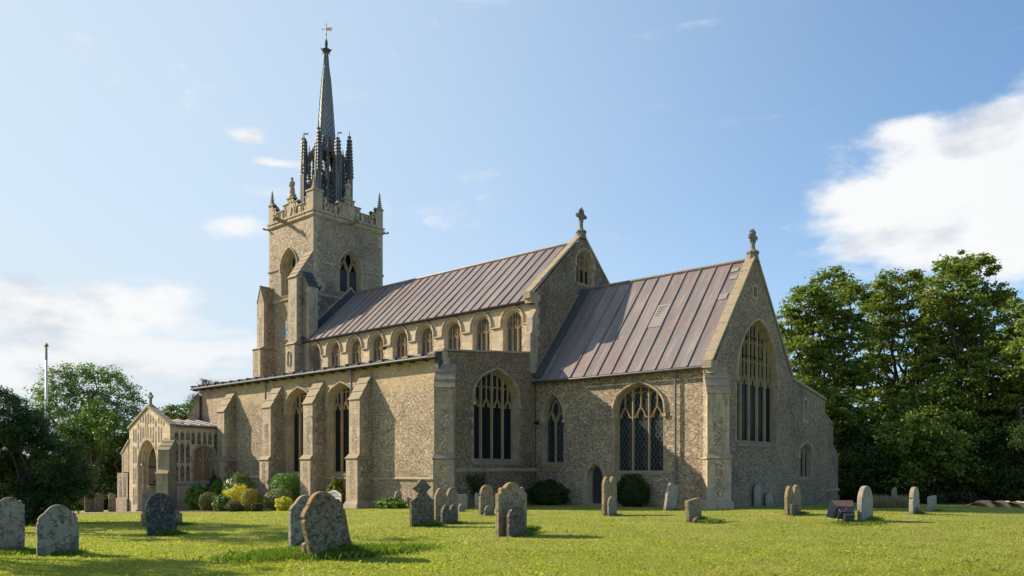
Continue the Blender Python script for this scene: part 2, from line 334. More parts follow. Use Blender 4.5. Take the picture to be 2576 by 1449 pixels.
M['lf_grey'] = leaf('poplar_leaf', (0.10, 0.17, 0.065), (0.21, 0.29, 0.11), (0.20, 0.20, 0.10), 0.06, trans=0.4)
M['lf_mid'] = leaf('bright_leaf', (0.055, 0.110, 0.016), (0.115, 0.185, 0.030), trans=0.4)
M['lf_con'] = leaf('conifer_needles', (0.015, 0.045, 0.025), (0.045, 0.080, 0.035), trans=0.1)
M['lf_green'] = leaf('shrub_leaf', (0.08, 0.17, 0.018), (0.16, 0.27, 0.035), trans=0.3)
M['lf_camel'] = leaf('glossy_leaf', (0.10, 0.17, 0.04), (0.21, 0.28, 0.08), (0.30, 0.33, 0.18), 0.15, trans=0.25, rough=0.35)
M['lf_yel'] = leaf('golden_leaf', (0.58, 0.50, 0.04), (0.80, 0.70, 0.12), (0.22, 0.22, 0.03), 0.2, trans=0.35)
M['lf_gold'] = leaf('bronze_leaf', (0.26, 0.21, 0.03), (0.42, 0.34, 0.06), trans=0.25)
M['lf_olive'] = leaf('olive_leaf', (0.12, 0.12, 0.035), (0.22, 0.20, 0.06), trans=0.2)
M['lf_sage'] = leaf('sage_leaf', (0.14, 0.18, 0.07), (0.25, 0.30, 0.13), trans=0.25)
M['lf_heath'] = leaf('heather_leaf', (0.06, 0.065, 0.03), (0.13, 0.11, 0.055), trans=0.2)
M['lf_lime'] = leaf('lime_leaf', (0.15, 0.20, 0.02), (0.27, 0.30, 0.04), (0.07, 0.12, 0.02), 0.35, trans=0.35)
M['grass'] = leaf('grass_blade', (0.30, 0.325, 0.065), (0.40, 0.40, 0.10), (0.48, 0.42, 0.22), 0.25, trans=0.5, spec=0.15, lawn=True)
M['grass_long'] = leaf('long_grass_blade', (0.10, 0.17, 0.02), (0.22, 0.29, 0.045), (0.26, 0.23, 0.10), 0.12, trans=0.3, spec=0.15)
M['straw'] = leaf('dry_grass', (0.26, 0.19, 0.10), (0.42, 0.31, 0.18), trans=0.2, spec=0.1)
M['hay'] = plain('dry_cuttings', (0.50, 0.335, 0.165), 0.95, 0, 0.4, 9)

def ground_mat():
    m, t, b = material('lawn'); v = geo(t)
    c = t.ramp(t.noise(v, 0.45, 6, 0.6), [(0.34, (0.23, 0.255, 0.05)), (0.5, (0.31, 0.315, 0.075)), (0.66, (0.40, 0.365, 0.12))])
    c = t.mix(t.m('MULTIPLY', t.mr(t.noise(v, 7, 6, 0.75), 0.4, 0.75), 0.5), c, (0.12, 0.15, 0.025))
    c = t.mix(t.m('MULTIPLY', t.mr(t.noise(v, 1.3, 5, 0.7, dist=0.5), 0.60, 0.72), 0.6), c, (0.30, 0.25, 0.10))
    t.set(b.inputs['Base Color'], c); b.inputs['Roughness'].default_value = 0.95; b.inputs['Specular IOR Level'].default_value = 0.1
    bump(t, b, t.noise(v, 30, 5, 0.8), 0.9, 0.05)
    return m
M['lawn'] = ground_mat()
M['earth'] = plain('bare_earth', (0.11, 0.075, 0.05), 0.95, 0, 0.4, 5)
M['gravel'] = plain('path_surface', (0.27, 0.23, 0.22), 0.95, 0, 0.2, 20)

# ---------------------------------------------------------------- mesh helpers
class MB:
    def __init__(s): s.v = []; s.f = []; s.mi = []
    def poly(s, pts, m=0):
        b = len(s.v); s.v += [tuple(p) for p in pts]; s.f.append(tuple(range(b, b + len(pts)))); s.mi.append(m)
    def box(s, x0, x1, y0, y1, z0, z1, m=0):
        a = [(x0, y0, z0), (x1, y0, z0), (x1, y1, z0), (x0, y1, z0), (x0, y0, z1), (x1, y0, z1), (x1, y1, z1), (x0, y1, z1)]
        s.hexa(a, m)
    def hexa(s, a, m=0):
        b = len(s.v); s.v += [tuple(p) for p in a]
        for q in ((3, 2, 1, 0), (4, 5, 6, 7), (0, 1, 5, 4), (1, 2, 6, 5), (2, 3, 7, 6), (3, 0, 4, 7)):
            s.f.append(tuple(b + i for i in q)); s.mi.append(m)
    def prism(s, fr, pl, d0, d1, m=0, mside=None):
        """polygon pl (u,v) of frame fr extruded from depth d0 to d1"""
        n = len(pl)
        s.poly([fr(u, v, d1) for u, v in pl], m); s.poly([fr(u, v, d0) for u, v in reversed(pl)], m)
        for i in range(n):
            a, c = pl[i], pl[(i + 1) % n]
            s.poly([fr(*a, d0), fr(*c, d0), fr(*c, d1), fr(*a, d1)], m if mside is None else mside)
    def panel(s, fr, outer, holes=(), d=0.0, m=0):
        loops = [[Vector((u, v, 0)) for u, v in outer]] + [[Vector((u, v, 0)) for u, v in h] for h in holes]
        allp = [p for l in loops for p in l]
        b = len(s.v); s.v += [tuple(fr(p.x, p.y, d)) for p in allp]
        for t in tessellate_polygon(loops): s.f.append(tuple(b + i for i in t)); s.mi.append(m)
    def ring(s, fr, A, dA, B, dB, closed=True, m=0):
        n = len(A)
        for i in range(n if closed else n - 1):
            j = (i + 1) % n
            s.poly([fr(*A[i], dA), fr(*A[j], dA), fr(*B[j], dB), fr(*B[i], dB)], m)
    def bar(s, fr, pts, wd, db, df, m=0, front=0.4, closed=False):
        """moulded bar of width wd along a 2D path, back at depth db, narrower front at df"""
        n = len(pts); rails = []
        for i, p in enumerate(pts):
            a = pts[max(i - 1, 0)]; c = pts[min(i + 1, n - 1)]
            dx, dy = c[0] - a[0], c[1] - a[1]; l = math.hypot(dx, dy) or 1
            nx, ny = -dy / l, dx / l
            rails.append([fr(p[0] + nx * k, p[1] + ny * k, d) for k, d in ((-wd / 2, db), (-wd / 2 * front, df), (wd / 2 * front, df), (wd / 2, db))])
        for i in range(n - 1):
            for k in range(3): s.poly([rails[i][k], rails[i + 1][k], rails[i + 1][k + 1], rails[i][k + 1]], m)
        s.poly(rails[0], m); s.poly(rails[-1], m)
    def tube(s, p0, p1, r0, r1=None, n=8, m=0, caps=True):
        p0, p1 = Vector(p0), Vector(p1); r1 = r0 if r1 is None else r1
        d = (p1 - p0).normalized(); a = d.orthogonal().normalized(); c = d.cross(a)
        b = len(s.v)
        for p, r in ((p0, r0), (p1, r1)):
            for i in range(n):
                t = 2 * math.pi * i / n; s.v.append(tuple(p + a * math.cos(t) * r + c * math.sin(t) * r))
        for i in range(n):
            j = (i + 1) % n; s.f.append((b + i, b + j, b + n + j, b + n + i)); s.mi.append(m)
        if caps:
            s.f.append(tuple(b + i for i in reversed(range(n)))); s.mi.append(m); s.f.append(tuple(b + n + i for i in range(n))); s.mi.append(m)
    def lathe(s, c, prof, n=8, rot=0.0, m=0, sx=1.0):
        b = len(s.v)
        for r, z in prof:
            for i in range(n):
                t = 2 * math.pi * i / n + rot; s.v.append((c[0] + math.cos(t) * r * sx, c[1] + math.sin(t) * r, z + c[2]))
        for k in range(len(prof) - 1):
            for i in range(n):
                j = (i + 1) % n; s.f.append((b + k * n + i, b + k * n + j, b + (k + 1) * n + j, b + (k + 1) * n + i)); s.mi.append(m)
        s.f.append(tuple(b + i for i in reversed(range(n)))); s.mi.append(m)
        s.f.append(tuple(b + (len(prof) - 1) * n + i for i in range(n))); s.mi.append(m)
    def ball(s, c, rx, ry, rz, n=8, k=5, m=0, jit=0.0):
        b = len(s.v)
        for a in range(k + 1):
            ph = math.pi * a / k
            for i in range(n):
                t = 2 * math.pi * i / n; j = 1 + rnd.uniform(-jit, jit)
                s.v.append((c[0] + rx * math.sin(ph) * math.cos(t) * j, c[1] + ry * math.sin(ph) * math.sin(t) * j, c[2] + rz * math.cos(ph) * j))
        for a in range(k):
            for i in range(n):
                j = (i + 1) % n; s.f.append((b + a * n + i, b + a * n + j, b + (a + 1) * n + j, b + (a + 1) * n + i)); s.mi.append(m)
    def build(s, name, mats, parent=None, smooth=False, loc=None):
        me = bpy.data.meshes.new(name)
        org = Vector((0, 0, 0)) if loc is None else Vector(loc)
        if parent is not None: org = world_loc(parent)
        me.from_pydata([tuple(Vector(p) - org) for p in s.v], [], s.f)
        if not isinstance(mats, (list, tuple)): mats = [mats]
        for mm in mats: me.materials.append(mm)
        if len(mats) > 1: me.polygons.foreach_set('material_index', s.mi)
        if smooth: me.polygons.foreach_set('use_smooth', [True] * len(s.f))
        me.update()
        o = bpy.data.objects.new(name, me); COL.objects.link(o)
        if parent is not None: o.parent = parent
        elif loc is not None: o.location = org
        return o
def world_loc(o):
    v = Vector(o.location)
    while o.parent: o = o.parent; v += Vector(o.location)
    return v
def empty(name, loc, label, cat, group=None):
    o = bpy.data.objects.new(name, None); COL.objects.link(o); o.location = loc; o.empty_display_size = 0.3
    return tag(o, label, cat, group)
def tag(o, label=None, cat=None, group=None, kind=None):
    if label: o['label'] = label
    if cat: o['category'] = cat
    if group: o['group'] = group
    if kind: o['kind'] = kind
    return o
def FS(Y):   # frame of a south-facing wall
    return lambda u, v, d=0.0: Vector((u, Y - d, v))
def FE(X):   # frame of an east-facing wall
    return lambda u, v, d=0.0: Vector((X + d, u, v))
def FN(Y): return lambda u, v, d=0.0: Vector((u, Y + d, v))
def FW(X): return lambda u, v, d=0.0: Vector((X - d, u, v))

# terrain ------------------------------------------------------------------
def H(x, y):
    t = -(x + 24.0)
    s = (math.log1p(math.exp(t / 3.0)) * 3.0) if t < 60 else t
    u = y - 37.0; q = (math.log1p(math.exp(min(u, 60) / 2.0)) * 2.0) / (1 + math.exp(-max(-30, min(30, (x + 19) / 1.5))))
    return -0.034 * min(s, 60) - 0.028 * min(q, 12) + 0.03 * math.sin(x * 0.31 + y * 0.17) * math.sin(y * 0.23 - x * 0.11)
def onG(x, y):
    d = px_dir(x, y); z = 0.0
    for _ in range(12):
        t = (z - EYE) / d.z; z = H(d.x * t, d.y * t)
    return Vector((d.x * t, d.y * t, z))
def onX(x, y, X):
    d = px_dir(x, y); t = X / d.x; return d.y * t, EYE + t * d.z
def onY(x, y, Y):
    d = px_dir(x, y); t = Y / d.y; return d.x * t, EYE + t * d.z
def atD(x, y, dist):
    return px_dir(x, y) * dist + Vector((0, 0, EYE))

# ================================================================ GROUND
def build_ground():
    def axis(c, lo, hi, fine, n):
        a = []
        for i in range(-n, n + 1): a.append(math.sinh(i / n * 5.2) / math.sinh(5.2))
        return [c + (hi if t > 0 else -lo) * t for t in a]
    xs = axis(-20, -900, 900, 1, 110); xs = sorted(-20 + 900 * math.copysign(math.sinh(abs(i) / 110 * 5.0) / math.sinh(5.0), i) for i in range(-110, 111))
    ys = sorted(20 + 900 * math.copysign(math.sinh(abs(i) / 110 * 5.0) / math.sinh(5.0), i) for i in range(-110, 111))
    mb = MB(); n = len(ys)
    mb.v = [(x, y, H(x, y)) for x in xs for y in ys]
    mb.f = [(i * n + j, (i + 1) * n + j, (i + 1) * n + j + 1, i * n + j + 1) for i in range(len(xs) - 1) for j in range(n - 1)]
    mb.mi = [0] * len(mb.f)
    tag(mb.build('ground', M['lawn'], smooth=True), kind='structure')
build_ground()
def patch(name, pts, mat, dz=0.02, kind='structure'):
    """thin sheet following the ground, outline given by ground points"""
    c = sum((Vector(p) for p in pts), Vector()) / len(pts); mb = MB(); n = len(pts)
    fine = []
    for i in range(n):
        a, b2 = Vector(pts[i]), Vector(pts[(i + 1) % n])
        for k in range(6): fine.append(a.lerp(b2, k / 6))
    rings = [[c.lerp(p, s) for p in fine] for s in (0.25, 0.5, 0.75, 1.0)]
    up = lambda p: (p.x, p.y, H(p.x, p.y) + dz)
    for i in range(len(fine)):
        j = (i + 1) % len(fine)
        mb.poly([up(c), up(rings[0][i]), up(rings[0][j])])
        for k in range(3): mb.poly([up(rings[k][i]), up(rings[k + 1][i]), up(rings[k + 1][j]), up(rings[k][j])])
    return tag(mb.build(name, mat), kind=kind)
patch('path', [(-44.2, 20.3, 0), (-49.0, 18.6, 0), (-57, 17.0, 0), (-58, 18.8, 0), (-52.5, 20.6, 0), (-49.2, 21.4, 0), (-46.2, 21.4, 0)], M['gravel'], 0.015)
patch('flower_bed', [(-31.2, 24.9, 0), (-30.9, 23.7, 0), (-33.6, 22.8, 0), (-38.5, 20.9, 0), (-42.4, 20.3, 0), (-44.6, 20.9, 0), (-44.8, 24.9, 0)], M['earth'], 0.02)

# ================================================================ CHURCH
CH = empty('church', (-33.0, 31.4, -0.2), 'medieval flint church with a square west tower, lead needle spire and tall traceried windows', 'church')
def part(mb, name, mats, parent=None, **k): return mb.build(name, mats, CH if parent is None else parent, **k)
FLINT, STONE = 0, 1

def archside(wd, h, n=12):
    out = []
    if h >= wd * 0.97:
        r = (wd * wd + h * h) / (2 * wd); a1 = math.atan2(h, wd - r); a1 = a1 if a1 > 0 else a1 + math.pi
        a1 = math.atan2(h, wd - r)
        for i in range(n + 1):
            a = math.pi + (a1 - math.pi) * i / n; out.append((r + r * math.cos(a), r * math.sin(a)))
    else:
        c1, c2 = (0.0, h * 0.62), (wd * 0.42, h * 0.80)     # flattened pointed arch
        for i in range(n + 1):
            t = i / n; a = (1 - t) ** 2 * t * 3; b = (1 - t) * t * t * 3; d = t ** 3
            out.append((a * c1[0] + b * c2[0] + d * wd, a * c1[1] + b * c2[1] + d * h))
    out[-1] = (wd, h)
    return out
def arch(u0, u1, v0, vs, va, n=12):
    wd = (u1 - u0) / 2; s = archside(wd, va - vs, n)
    left = [(u0 + x, vs + y) for x, y in s]; right = [(u1 - x, vs + y) for x, y in s]
    return [(u0, v0), (u1, v0)] + right + left[::-1][1:]
def archpath(u0, u1, vs, va, n=12, vlow=None):
    wd = (u1 - u0) / 2; s = archside(wd, va - vs, n)
    p = [(u0 + x, vs + y) for x, y in s] + [(u1 - x, vs + y) for x, y in s][::-1][1:]
    if vlow is not None: p = [(u0, vlow)] + p + [(u1, vlow)]
    return p
def archtop(u, u0, u1, vs, va):
    wd = (u1 - u0) / 2; x = min(u - u0, u1 - u)
    if x < 0: return vs
    s = archside(wd, va - vs)
    for a, b in zip(s, s[1:]):
        if a[0] <= x <= b[0] + 1e-6: return vs + a[1] + (b[1] - a[1]) * ((x - a[0]) / max(b[0] - a[0], 1e-6))
    return va
def clip(pts, u0, u1, vs, va):
    runs, cur = [], []
    for p in pts:
        if u0 - 1e-6 <= p[0] <= u1 + 1e-6 and p[1] <= archtop(p[0], u0, u1, vs, va) + 0.02: cur.append(p)
        else:
            if len(cur) > 1: runs.append(cur)
            cur = []
    if len(cur) > 1: runs.append(cur)
    return runs
def head(u0, u1, v, rise, n=6):
    """pointed head over one light: path from left springing over the point to the right"""
    wd = (u1 - u0) / 2; s = archside(wd, max(rise, wd * 0.98), n)
    return [(u0 + x, v + y) for x, y in s] + [(u1 - x, v + y) for x, y in s][::-1][1:]
def ogee(u0, u1, v, rise, n=7):
    c = (u0 + u1) / 2; o = []
    for i in range(n + 1):
        t = i / n; o.append((u0 + (c - u0) * t, v + rise * (0.5 - 0.5 * math.cos(math.pi * t) if t < 1 else 1) * (0.7 + 0.3 * t)))
    return o + [(u1 - (p[0] - u0), p[1]) for p in o[::-1][1:]]

def window(fr, u0, u1, v0, vs, va, lights, vl=None, g='glass', hood=True, reveal=0.30, tiers=1, wt='stone_trac', sills=0.10, surround=0.15, mw=0.12, splay=0.14, label_drop=0.25, name='window', transom=None, style='perp', ringmat=None, louvre=False, parent=None, hood_w=0.11):
    vl = vs - 0.25 if vl is None else vl
    O = lambda i: arch(u0 + i, u1 - i, v0 + (i * 0.5 if i > 0 else i * 0.3), vs, va - i * 1.12)
    mb = MB()
    P = [(-surround, 0.012), (0.0, 0.012), (splay * 0.35, -reveal * 0.30), (splay * 0.35, -reveal * 0.42), (splay * 0.75, -reveal * 0.72), (splay * 0.75, -reveal * 0.82), (splay, -reveal)]
    for (a, da), (b, db) in zip(P, P[1:]): mb.ring(fr, O(a), da, O(b), db)
    mb.ring(fr, O(-surround), -0.02, O(-surround), 0.012)
    # long and short jamb stones
    v = v0; k = 0
    while v < vs - 0.1:
        hh = rnd.uniform(0.24, 0.34)
        if k % 2 == 0:
            for a, b in ((u0 - surround - rnd.uniform(0.08, 0.16), u0 - surround + 0.004), (u1 + surround - 0.004, u1 + surround + rnd.uniform(0.08, 0.16))):
                mb.prism(fr, [(a, v), (b, v), (b, min(v + hh, vs)), (a, min(v + hh, vs))], -0.02, 0.010)
        v += hh; k += 1
    # sloping sill
    a, b = u0 - 0.02, u1 + 0.02
    mb.poly([fr(a, v0 + sills, -reveal), fr(b, v0 + sills, -reveal), fr(b, v0 - 0.06, 0.07), fr(a, v0 - 0.06, 0.07)])
    mb.poly([fr(a, v0 - 0.06, 0.07), fr(b, v0 - 0.06, 0.07), fr(b, v0 - 0.16, 0.03), fr(a, v0 - 0.16, 0.03)])
    for uu in (a, b): mb.poly([fr(uu, v0 + sills, -reveal), fr(uu, v0 - 0.06, 0.07), fr(uu, v0 - 0.16, 0.03), fr(uu, v0 - 0.16, -reveal)])
    wo_ = part(mb, name, M[ringmat or 'stone_ring'], parent)
    # tracery
    a0, a1, vsi, vai = u0 + splay, u1 - splay, vs, va - splay * 1.12
    tb = MB(); db, df = -reveal - 0.10, -reveal + 0.06
    lw = (a1 - a0 - (lights - 1) * mw) / lights
    edges = [(a0 + i * (lw + mw), a0 + i * (lw + mw) + lw) for i in range(lights)]
    for i in range(lights - 1):
        c = edges[i][1] + mw / 2
        top = archtop(c, a0, a1, vsi, vai)
        if style == 'Y' and lights == 2: top = min(top, vl + 0.05)
        tb.bar(fr, [(c, v0), (c, top)], mw, db, df)
    def clipbar(pts, wd=0.055, dd=0.03):
        # resample finely, then keep what lies inside the arch
        q = []
        for p, r in zip(pts, pts[1:]):
            for k in range(4): q.append((p[0] + (r[0] - p[0]) * k / 4, p[1] + (r[1] - p[1]) * k / 4))
        q.append(pts[-1])
        for run in clip(q, a0, a1, vsi, vai): tb.bar(fr, run, wd, db + 0.02, df - dd)
    if style == 'Y':
        c = (a0 + a1) / 2
        for e in edges: clipbar(ogee(e[0] - mw / 2, e[1] + mw / 2, vl, lw * 0.95), mw * 0.7, 0.006)
        q = 0.5 * (a1 - a0)
        for s_ in (-1, 1): clipbar([(c, vl + 0.02), (c + s_ * q * 0.22, vl + q * 0.55), (c + s_ * q * 0.42, vl + q * 0.95), (c + s_ * q * 0.30, vl + q * 1.45), (c, vl + q * 1.9)], mw * 0.6, 0.011)
    else:
        for e in edges:
            c = (e[0] + e[1]) / 2; hr = lw * 0.62
            clipbar(ogee(e[0], e[1], vl, hr), 0.07, 0.01)
            for s_ in (-1, 1):   # cusps
                clipbar([(c + s_ * lw * 0.42, vl + hr * 0.1), (c + s_ * lw * 0.22, vl + hr * 0.02), (c + s_ * lw * 0.25, vl + hr * 0.35)], 0.035, 0.03)
            top = archtop(c, a0, a1, vsi, vai)
            if tiers and top > vl + hr + 0.1:
                clipbar([(c, vl + hr), (c, top)], 0.06, 0.02)
                lev = [vl + hr * 1.0 + (k + 1) * 0.62 * lw * 2 for k in range(tiers)]
                for kk, lv in enumerate(lev):
                    for h0, h1 in ((e[0], c), (c, e[1])):
                        clipbar(head(h0, h1, lv - lw * 0.55, lw * 0.30), 0.045, 0.03)
                    if tiers > 1 and kk < tiers - 1 : clipbar([(a0, lv), (a1, lv)], 0.08, 0.016)
    if transom:
        for tv in transom: tb.bar(fr, [(a0, tv), (a1, tv)], 0.09, db, df)
    tb.bar(fr, archpath(a0 + 0.02, a1 - 0.02, vsi, vai - 0.02, vlow=v0), 0.06, db, df - 0.02)
    part(tb, 'tracery', M[wt], wo_)
    gb = MB()
    if louvre:
        v = v0 + 0.05
        while v < vl + 0.1:
            gb.poly([fr(a0, v, db + 0.02), fr(a1, v, db + 0.02), fr(a1, v + 0.13, db - 0.10), fr(a0, v + 0.13, db - 0.10)])
            gb.poly([fr(a0, v, db + 0.02), fr(a1, v, db + 0.02), fr(a1, v - 0.025, db + 0.02), fr(a0, v - 0.025, db + 0.02)])
            v += 0.135
        part(gb, 'louvre', M['louvre'], wo_)
        gb = MB(); gb.poly([fr(u, v, db - 0.45) for u, v in arch(a0 - .2, a1 + .2, v0, vsi, vai + .2)]); part(gb, 'backing', M['dark'], wo_)
    else:
        gl = arch(a0 - 0.01, a1 + 0.01, v0 + 0.03, vsi, vai + 0.01)
        gb.panel(fr, gl, (), db + 0.05); part(gb, 'glass', M[g], wo_)
    if hood:
        hb = MB(); e = surround + 0.02
        pth = archpath(u0 - e, u1 + e, vs, va + e * 1.12, vlow=vs - label_drop)
        hb.bar(fr, pth, hood_w, 0.0, 0.10, front=0.55)
        for uu in (u0 - e, u1 + e): hb.prism(fr, [(uu - .09, vs - label_drop - .1), (uu + .09, vs - label_drop - .1), (uu + .09, vs - label_drop + .05), (uu - .09, vs - label_drop + .05)], 0.0, 0.11)
        part(hb, 'hood_mould', M['stone'], wo_)
    return wo_, O(0.0)

def quoins(mb, corner, fa, fb, z0, z1, m=STONE, big=0.36, small=0.2, d=0.006):
    """alternating corner stones: fa/fb map (width along wall, v, depth) for the two faces"""
    z = z0; k = 0
    while z < z1 - 0.05:
        h = min(rnd.uniform(0.24, 0.36), z1 - z)
        a, b = (big, small) if k % 2 else (small, big)
        a *= rnd.uniform(0.85, 1.2); b *= rnd.uniform(0.85, 1.2)
        for f_, wd in ((fa, a), (fb, b)):
            if f_ is None: continue
            mb.poly([f_(-d, z, d), f_(wd, z, d), f_(wd, z + h, d), f_(-d, z + h, d)], m)
            mb.poly([f_(wd, z, d), f_(wd, z, -0.01), f_(wd, z + h, -0.01), f_(wd, z + h, d)], m)
        z += h; k += 1
def string(fr, u0, u1, v, h=0.12, d=0.09, mat='stone', name='string_course', slope=True):
    mb = MB(); pl = [(0, v - h), (d * 0.4, v - h), (d, v - h * 0.35), (d, v), (0.0, v + (0.06 if slope else 0))]
    a = [fr(u0, vv, dd) for dd, vv in pl]; b = [fr(u1, vv, dd) for dd, vv in pl]
    for i in range(len(pl) - 1): mb.poly([a[i], a[i + 1], b[i + 1], b[i]])
    mb.poly(a); mb.poly(b)
    return part(mb, name, M[mat])

Xg, Xe, Ya, Yc, Yn, Yr = -26.07, -16.2, 24.97, 31.4, 31.4, 35.2
Yc2, Yn2 = 39.3, 39.0

# ---- chancel
h_l, O_l = window(FS(Yc), -25.62, -24.33, 1.92, 4.15, 5.38, 2, vl=4.0, g='glass_ring', hood=True, reveal=0.2, style='Y', surround=0.04, mw=0.12, splay=0.06, label_drop=0.1, hood_w=0.08)
h_w, O_w = window(FS(Yc), -21.32, -18.72, 1.55, 4.35, 5.58, 3, vl=4.02, g='glass_ring', reveal=0.22, surround=0.06, mw=0.12, splay=0.07, tiers=1, wt='stone_trac', sills=0.05)
O_d = arch(-22.95, -22.0, -0.2, 1.25, 1.95)
mb = MB()
mb.panel(FS(Yc), [(Xg, -0.6), (Xe, -0.6), (Xe, 6.12), (Xg, 6.12)], [O_l, O_w, O_d])
quoins(mb, None, None, lambda a, v, d: FS(Yc)(Xe - a, v, d), 0.0, 6.1)
# east wall of chancel and vestry
h_e, O_e = window(FE(Xe), 33.42, 37.68, 2.86, 5.85, 8.55, 5, vl=5.55, g='glass', reveal=0.26, tiers=3, mw=0.15, splay=0.07, surround=0.03, label_drop=0.15, sills=0.12)
h_v, O_v = window(FE(Xe), 40.35, 42.1, 1.2, 2.45, 2.95, 3, vl=2.45, g='glass', reveal=0.22, tiers=0, mw=0.16, splay=0.09, surround=0.08, label_drop=0.1)
O_s = arch(41.05, 41.5, 4.2, 5.0, 5.27, 6); O_q = arch(35.1, 35.5, 9.6, 9.85, 10.1, 6)
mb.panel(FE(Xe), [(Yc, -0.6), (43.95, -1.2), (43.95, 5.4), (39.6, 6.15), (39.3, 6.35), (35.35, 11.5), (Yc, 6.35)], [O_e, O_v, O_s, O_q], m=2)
for hole, dep in ((O_s, 0.14), (O_q, 0.25)):
    mb.ring(FE(Xe), hole, 0.0, hole, -dep, m=STONE); mb.panel(FE(Xe), hole, (), -dep, STONE if dep < 0.2 else 3)
mb.ring(FE(Xe), arch(40.95, 41.6, 4.1, 5.05, 5.4, 6), 0.008, O_s, 0.008, m=STONE)
mb.ring(FE(Xe), arch(35.0, 35.6, 9.5, 9.9, 10.2, 6), 0.008, O_q, 0.008, m=STONE)
quoins(mb, None, lambda a, v, d: FE(Xe)(Yc + a, v, d), None, 0.0, 6.3)
mb.box(Xg + 1, Xe - .1, Yc2 - .3, Yc2, -0.6, 6.1, FLINT)
# vestry: low north range
mb.poly([(Xe, 43.95, -0.6), (-24, 43.95, -0.6), (-24, 43.95, 5.4), (Xe, 43.95, 5.4)], 2)
mb.poly([(-24, 43.95, -0.6), (-24, 39.3, -0.6), (-24, 39.3, 6.2), (-24, 43.95, 5.4)], 2)
part(mb, 'chancel_wall', [M['flint'], M['stone'], M['flint_east'], M['dark']])
mb = MB(); mb.prism(FE(Xe - .35), [(44.1, 5.36), (39.3, 6.18), (39.3, 6.3), (44.1, 5.48)], 0.0, -7.4); part(mb, 'vestry_roof', M['lead_dark'])
mb = MB(); mb.prism(FE(Xe - .35), [(44.02, 5.38), (39.55, 6.14), (39.55, 6.28), (44.02, 5.52)], 0.0, 0.42); part(mb, 'vestry_coping', M['coping'])
# north-east stepped buttress
mb = MB()
mb.prism(FE(Xe - 0.9), [(43.95, -1.2), (45.9, -1.2), (45.9, 2.5), (45.2, 3.0), (45.15, 4.2), (43.98, 4.78), (43.95, 4.78)], 0, 0.895, 0)
part(mb, 'buttress', M['flint_vestry'])
# round outline of low plinth
string(FE(Xe), 43.95 + 0.2, 46.0, 0.55, 0.10, 0.08)
# door
mb = MB()
for (a, da), (b, db) in zip([(-.13, .012), (0, .012), (.06, -.10), (.06, -.16), (.12, -.26)], [(0, .012), (.06, -.10), (.06, -.16), (.12, -.26), (.12, -.42)]):
    A_ = arch(-22.95 + a, -22.0 - a, -0.2, 1.25, 1.95 - a * 1.1); B_ = arch(-22.95 + b, -22.0 - b, -0.2, 1.25, 1.95 - b * 1.1)
    mb.ring(FS(Yc), A_[1:] + [A_[0]], da, B_[1:] + [B_[0]], db, closed=False)
dfr = part(mb, 'door_surround', M['stone'])
mb = MB(); mb.bar(FS(Yc), archpath(-23.12, -21.83, 1.25, 2.14, vlow=1.1), 0.09, 0, 0.09, front=.5); part(mb, 'hood_mould', M['stone'], dfr)
mb = MB(); mb.panel(FS(Yc), arch(-22.86, -22.09, -0.15, 1.25, 1.86), (), -0.40)
for i in range(1, 6): mb.box(-22.86 + i * .128 - .008, -22.86 + i * .128 + .008, Yc + .385, Yc + .40, -0.1, 1.5)
dd = part(mb, 'door', M['oak'])
mb = MB(); mb.box(-22.83, -22.2, Yc + .375, Yc + .388, .45, .49); mb.box(-22.83, -22.2, Yc + .375, Yc + .388, 1.15, 1.19); mb.lathe((-22.25, Yc + .37, .8), [(.03, 0), (.03, .05)], 8)
part(mb, 'hinge', M['iron'], dd)
mb = MB(); mb.box(-23.1, -21.85, Yc - .35, Yc + .4, -.25, .03); part(mb, 'doorstep', M['stone_grey'])

def roof(name, mat, x0, x1, ye, ze, yr, zr, pitch, off, rollr=0.036, th=0.09, north=True, ridge=True):
    """lead roof with a raised roll on every joint; the sheets dish and ripple a little"""
    mb = MB(); n = max(1, round(abs(x1 - x0) / pitch)); g = 4
    sides = [(ye, 1)] + ([(2 * yr - ye, -1)] if north else [])
    xs = [x0 + (x1 - x0) * i / n for i in range(n + 1)]
    nv = Vector((0, -(zr - ze), (yr - ye))).normalized()
    for yy, sg in sides:
        nn = Vector((0, nv.y * sg, nv.z))
        for i in range(n):
            for k in range(g):
                for j in range(7):
                    def P(a, b):
                        t = b / 7; u = xs[i] + (xs[i + 1] - xs[i]) * a / g
                        dish = -0.012 * math.sin(math.pi * a / g) + 0.009 * math.sin(u * 5.1 + b * 2.3) * math.sin(b * 1.7 + u)
                        return Vector((u, yy + (yr - yy) * t, ze + (zr - ze) * t)) + nn * dish
                    mb.poly([P(k, j), P(k + 1, j), P(k + 1, j + 1), P(k, j + 1)])
        for i, x in enumerate(xs):
            wob = [rnd.uniform(-.012, .012) for _ in range(5)]
            for j in range(4):
                a, b = j / 4, (j + 1) / 4
                pa = Vector((x + wob[j], yy + (yr - yy) * a, ze + (zr - ze) * a)) + nn * rollr * .5
                pb = Vector((x + wob[j + 1], yy + (yr - yy) * b, ze + (zr - ze) * b)) + nn * rollr * .5
                mb.tube(pa, pb, rollr, rollr, 6)
        # thick front edge
        a = Vector((x0, yy, ze)); b = Vector((x1, yy, ze)); dn = -nn * th
        mb.poly([a, b, b + dn, a + dn])
    # underside
    a = Vector((x0, ye, ze)) - nv * th; b = Vector((x1, ye, ze)) - nv * th
    mb.poly([a, b, Vector((x1, ye + .7, ze + .45 - th)), Vector((x0, ye + .7, ze + .45 - th))])
    if ridge: mb.tube((x0, yr, zr + .03), (x1, yr, zr + .03), .08, .08, 8)
    for xx in (x0, x1):
        if north: mb.poly([(xx, ye, ze), (xx, yr, zr), (xx, 2 * yr - ye, ze)])
    return part(mb, name, M[mat])
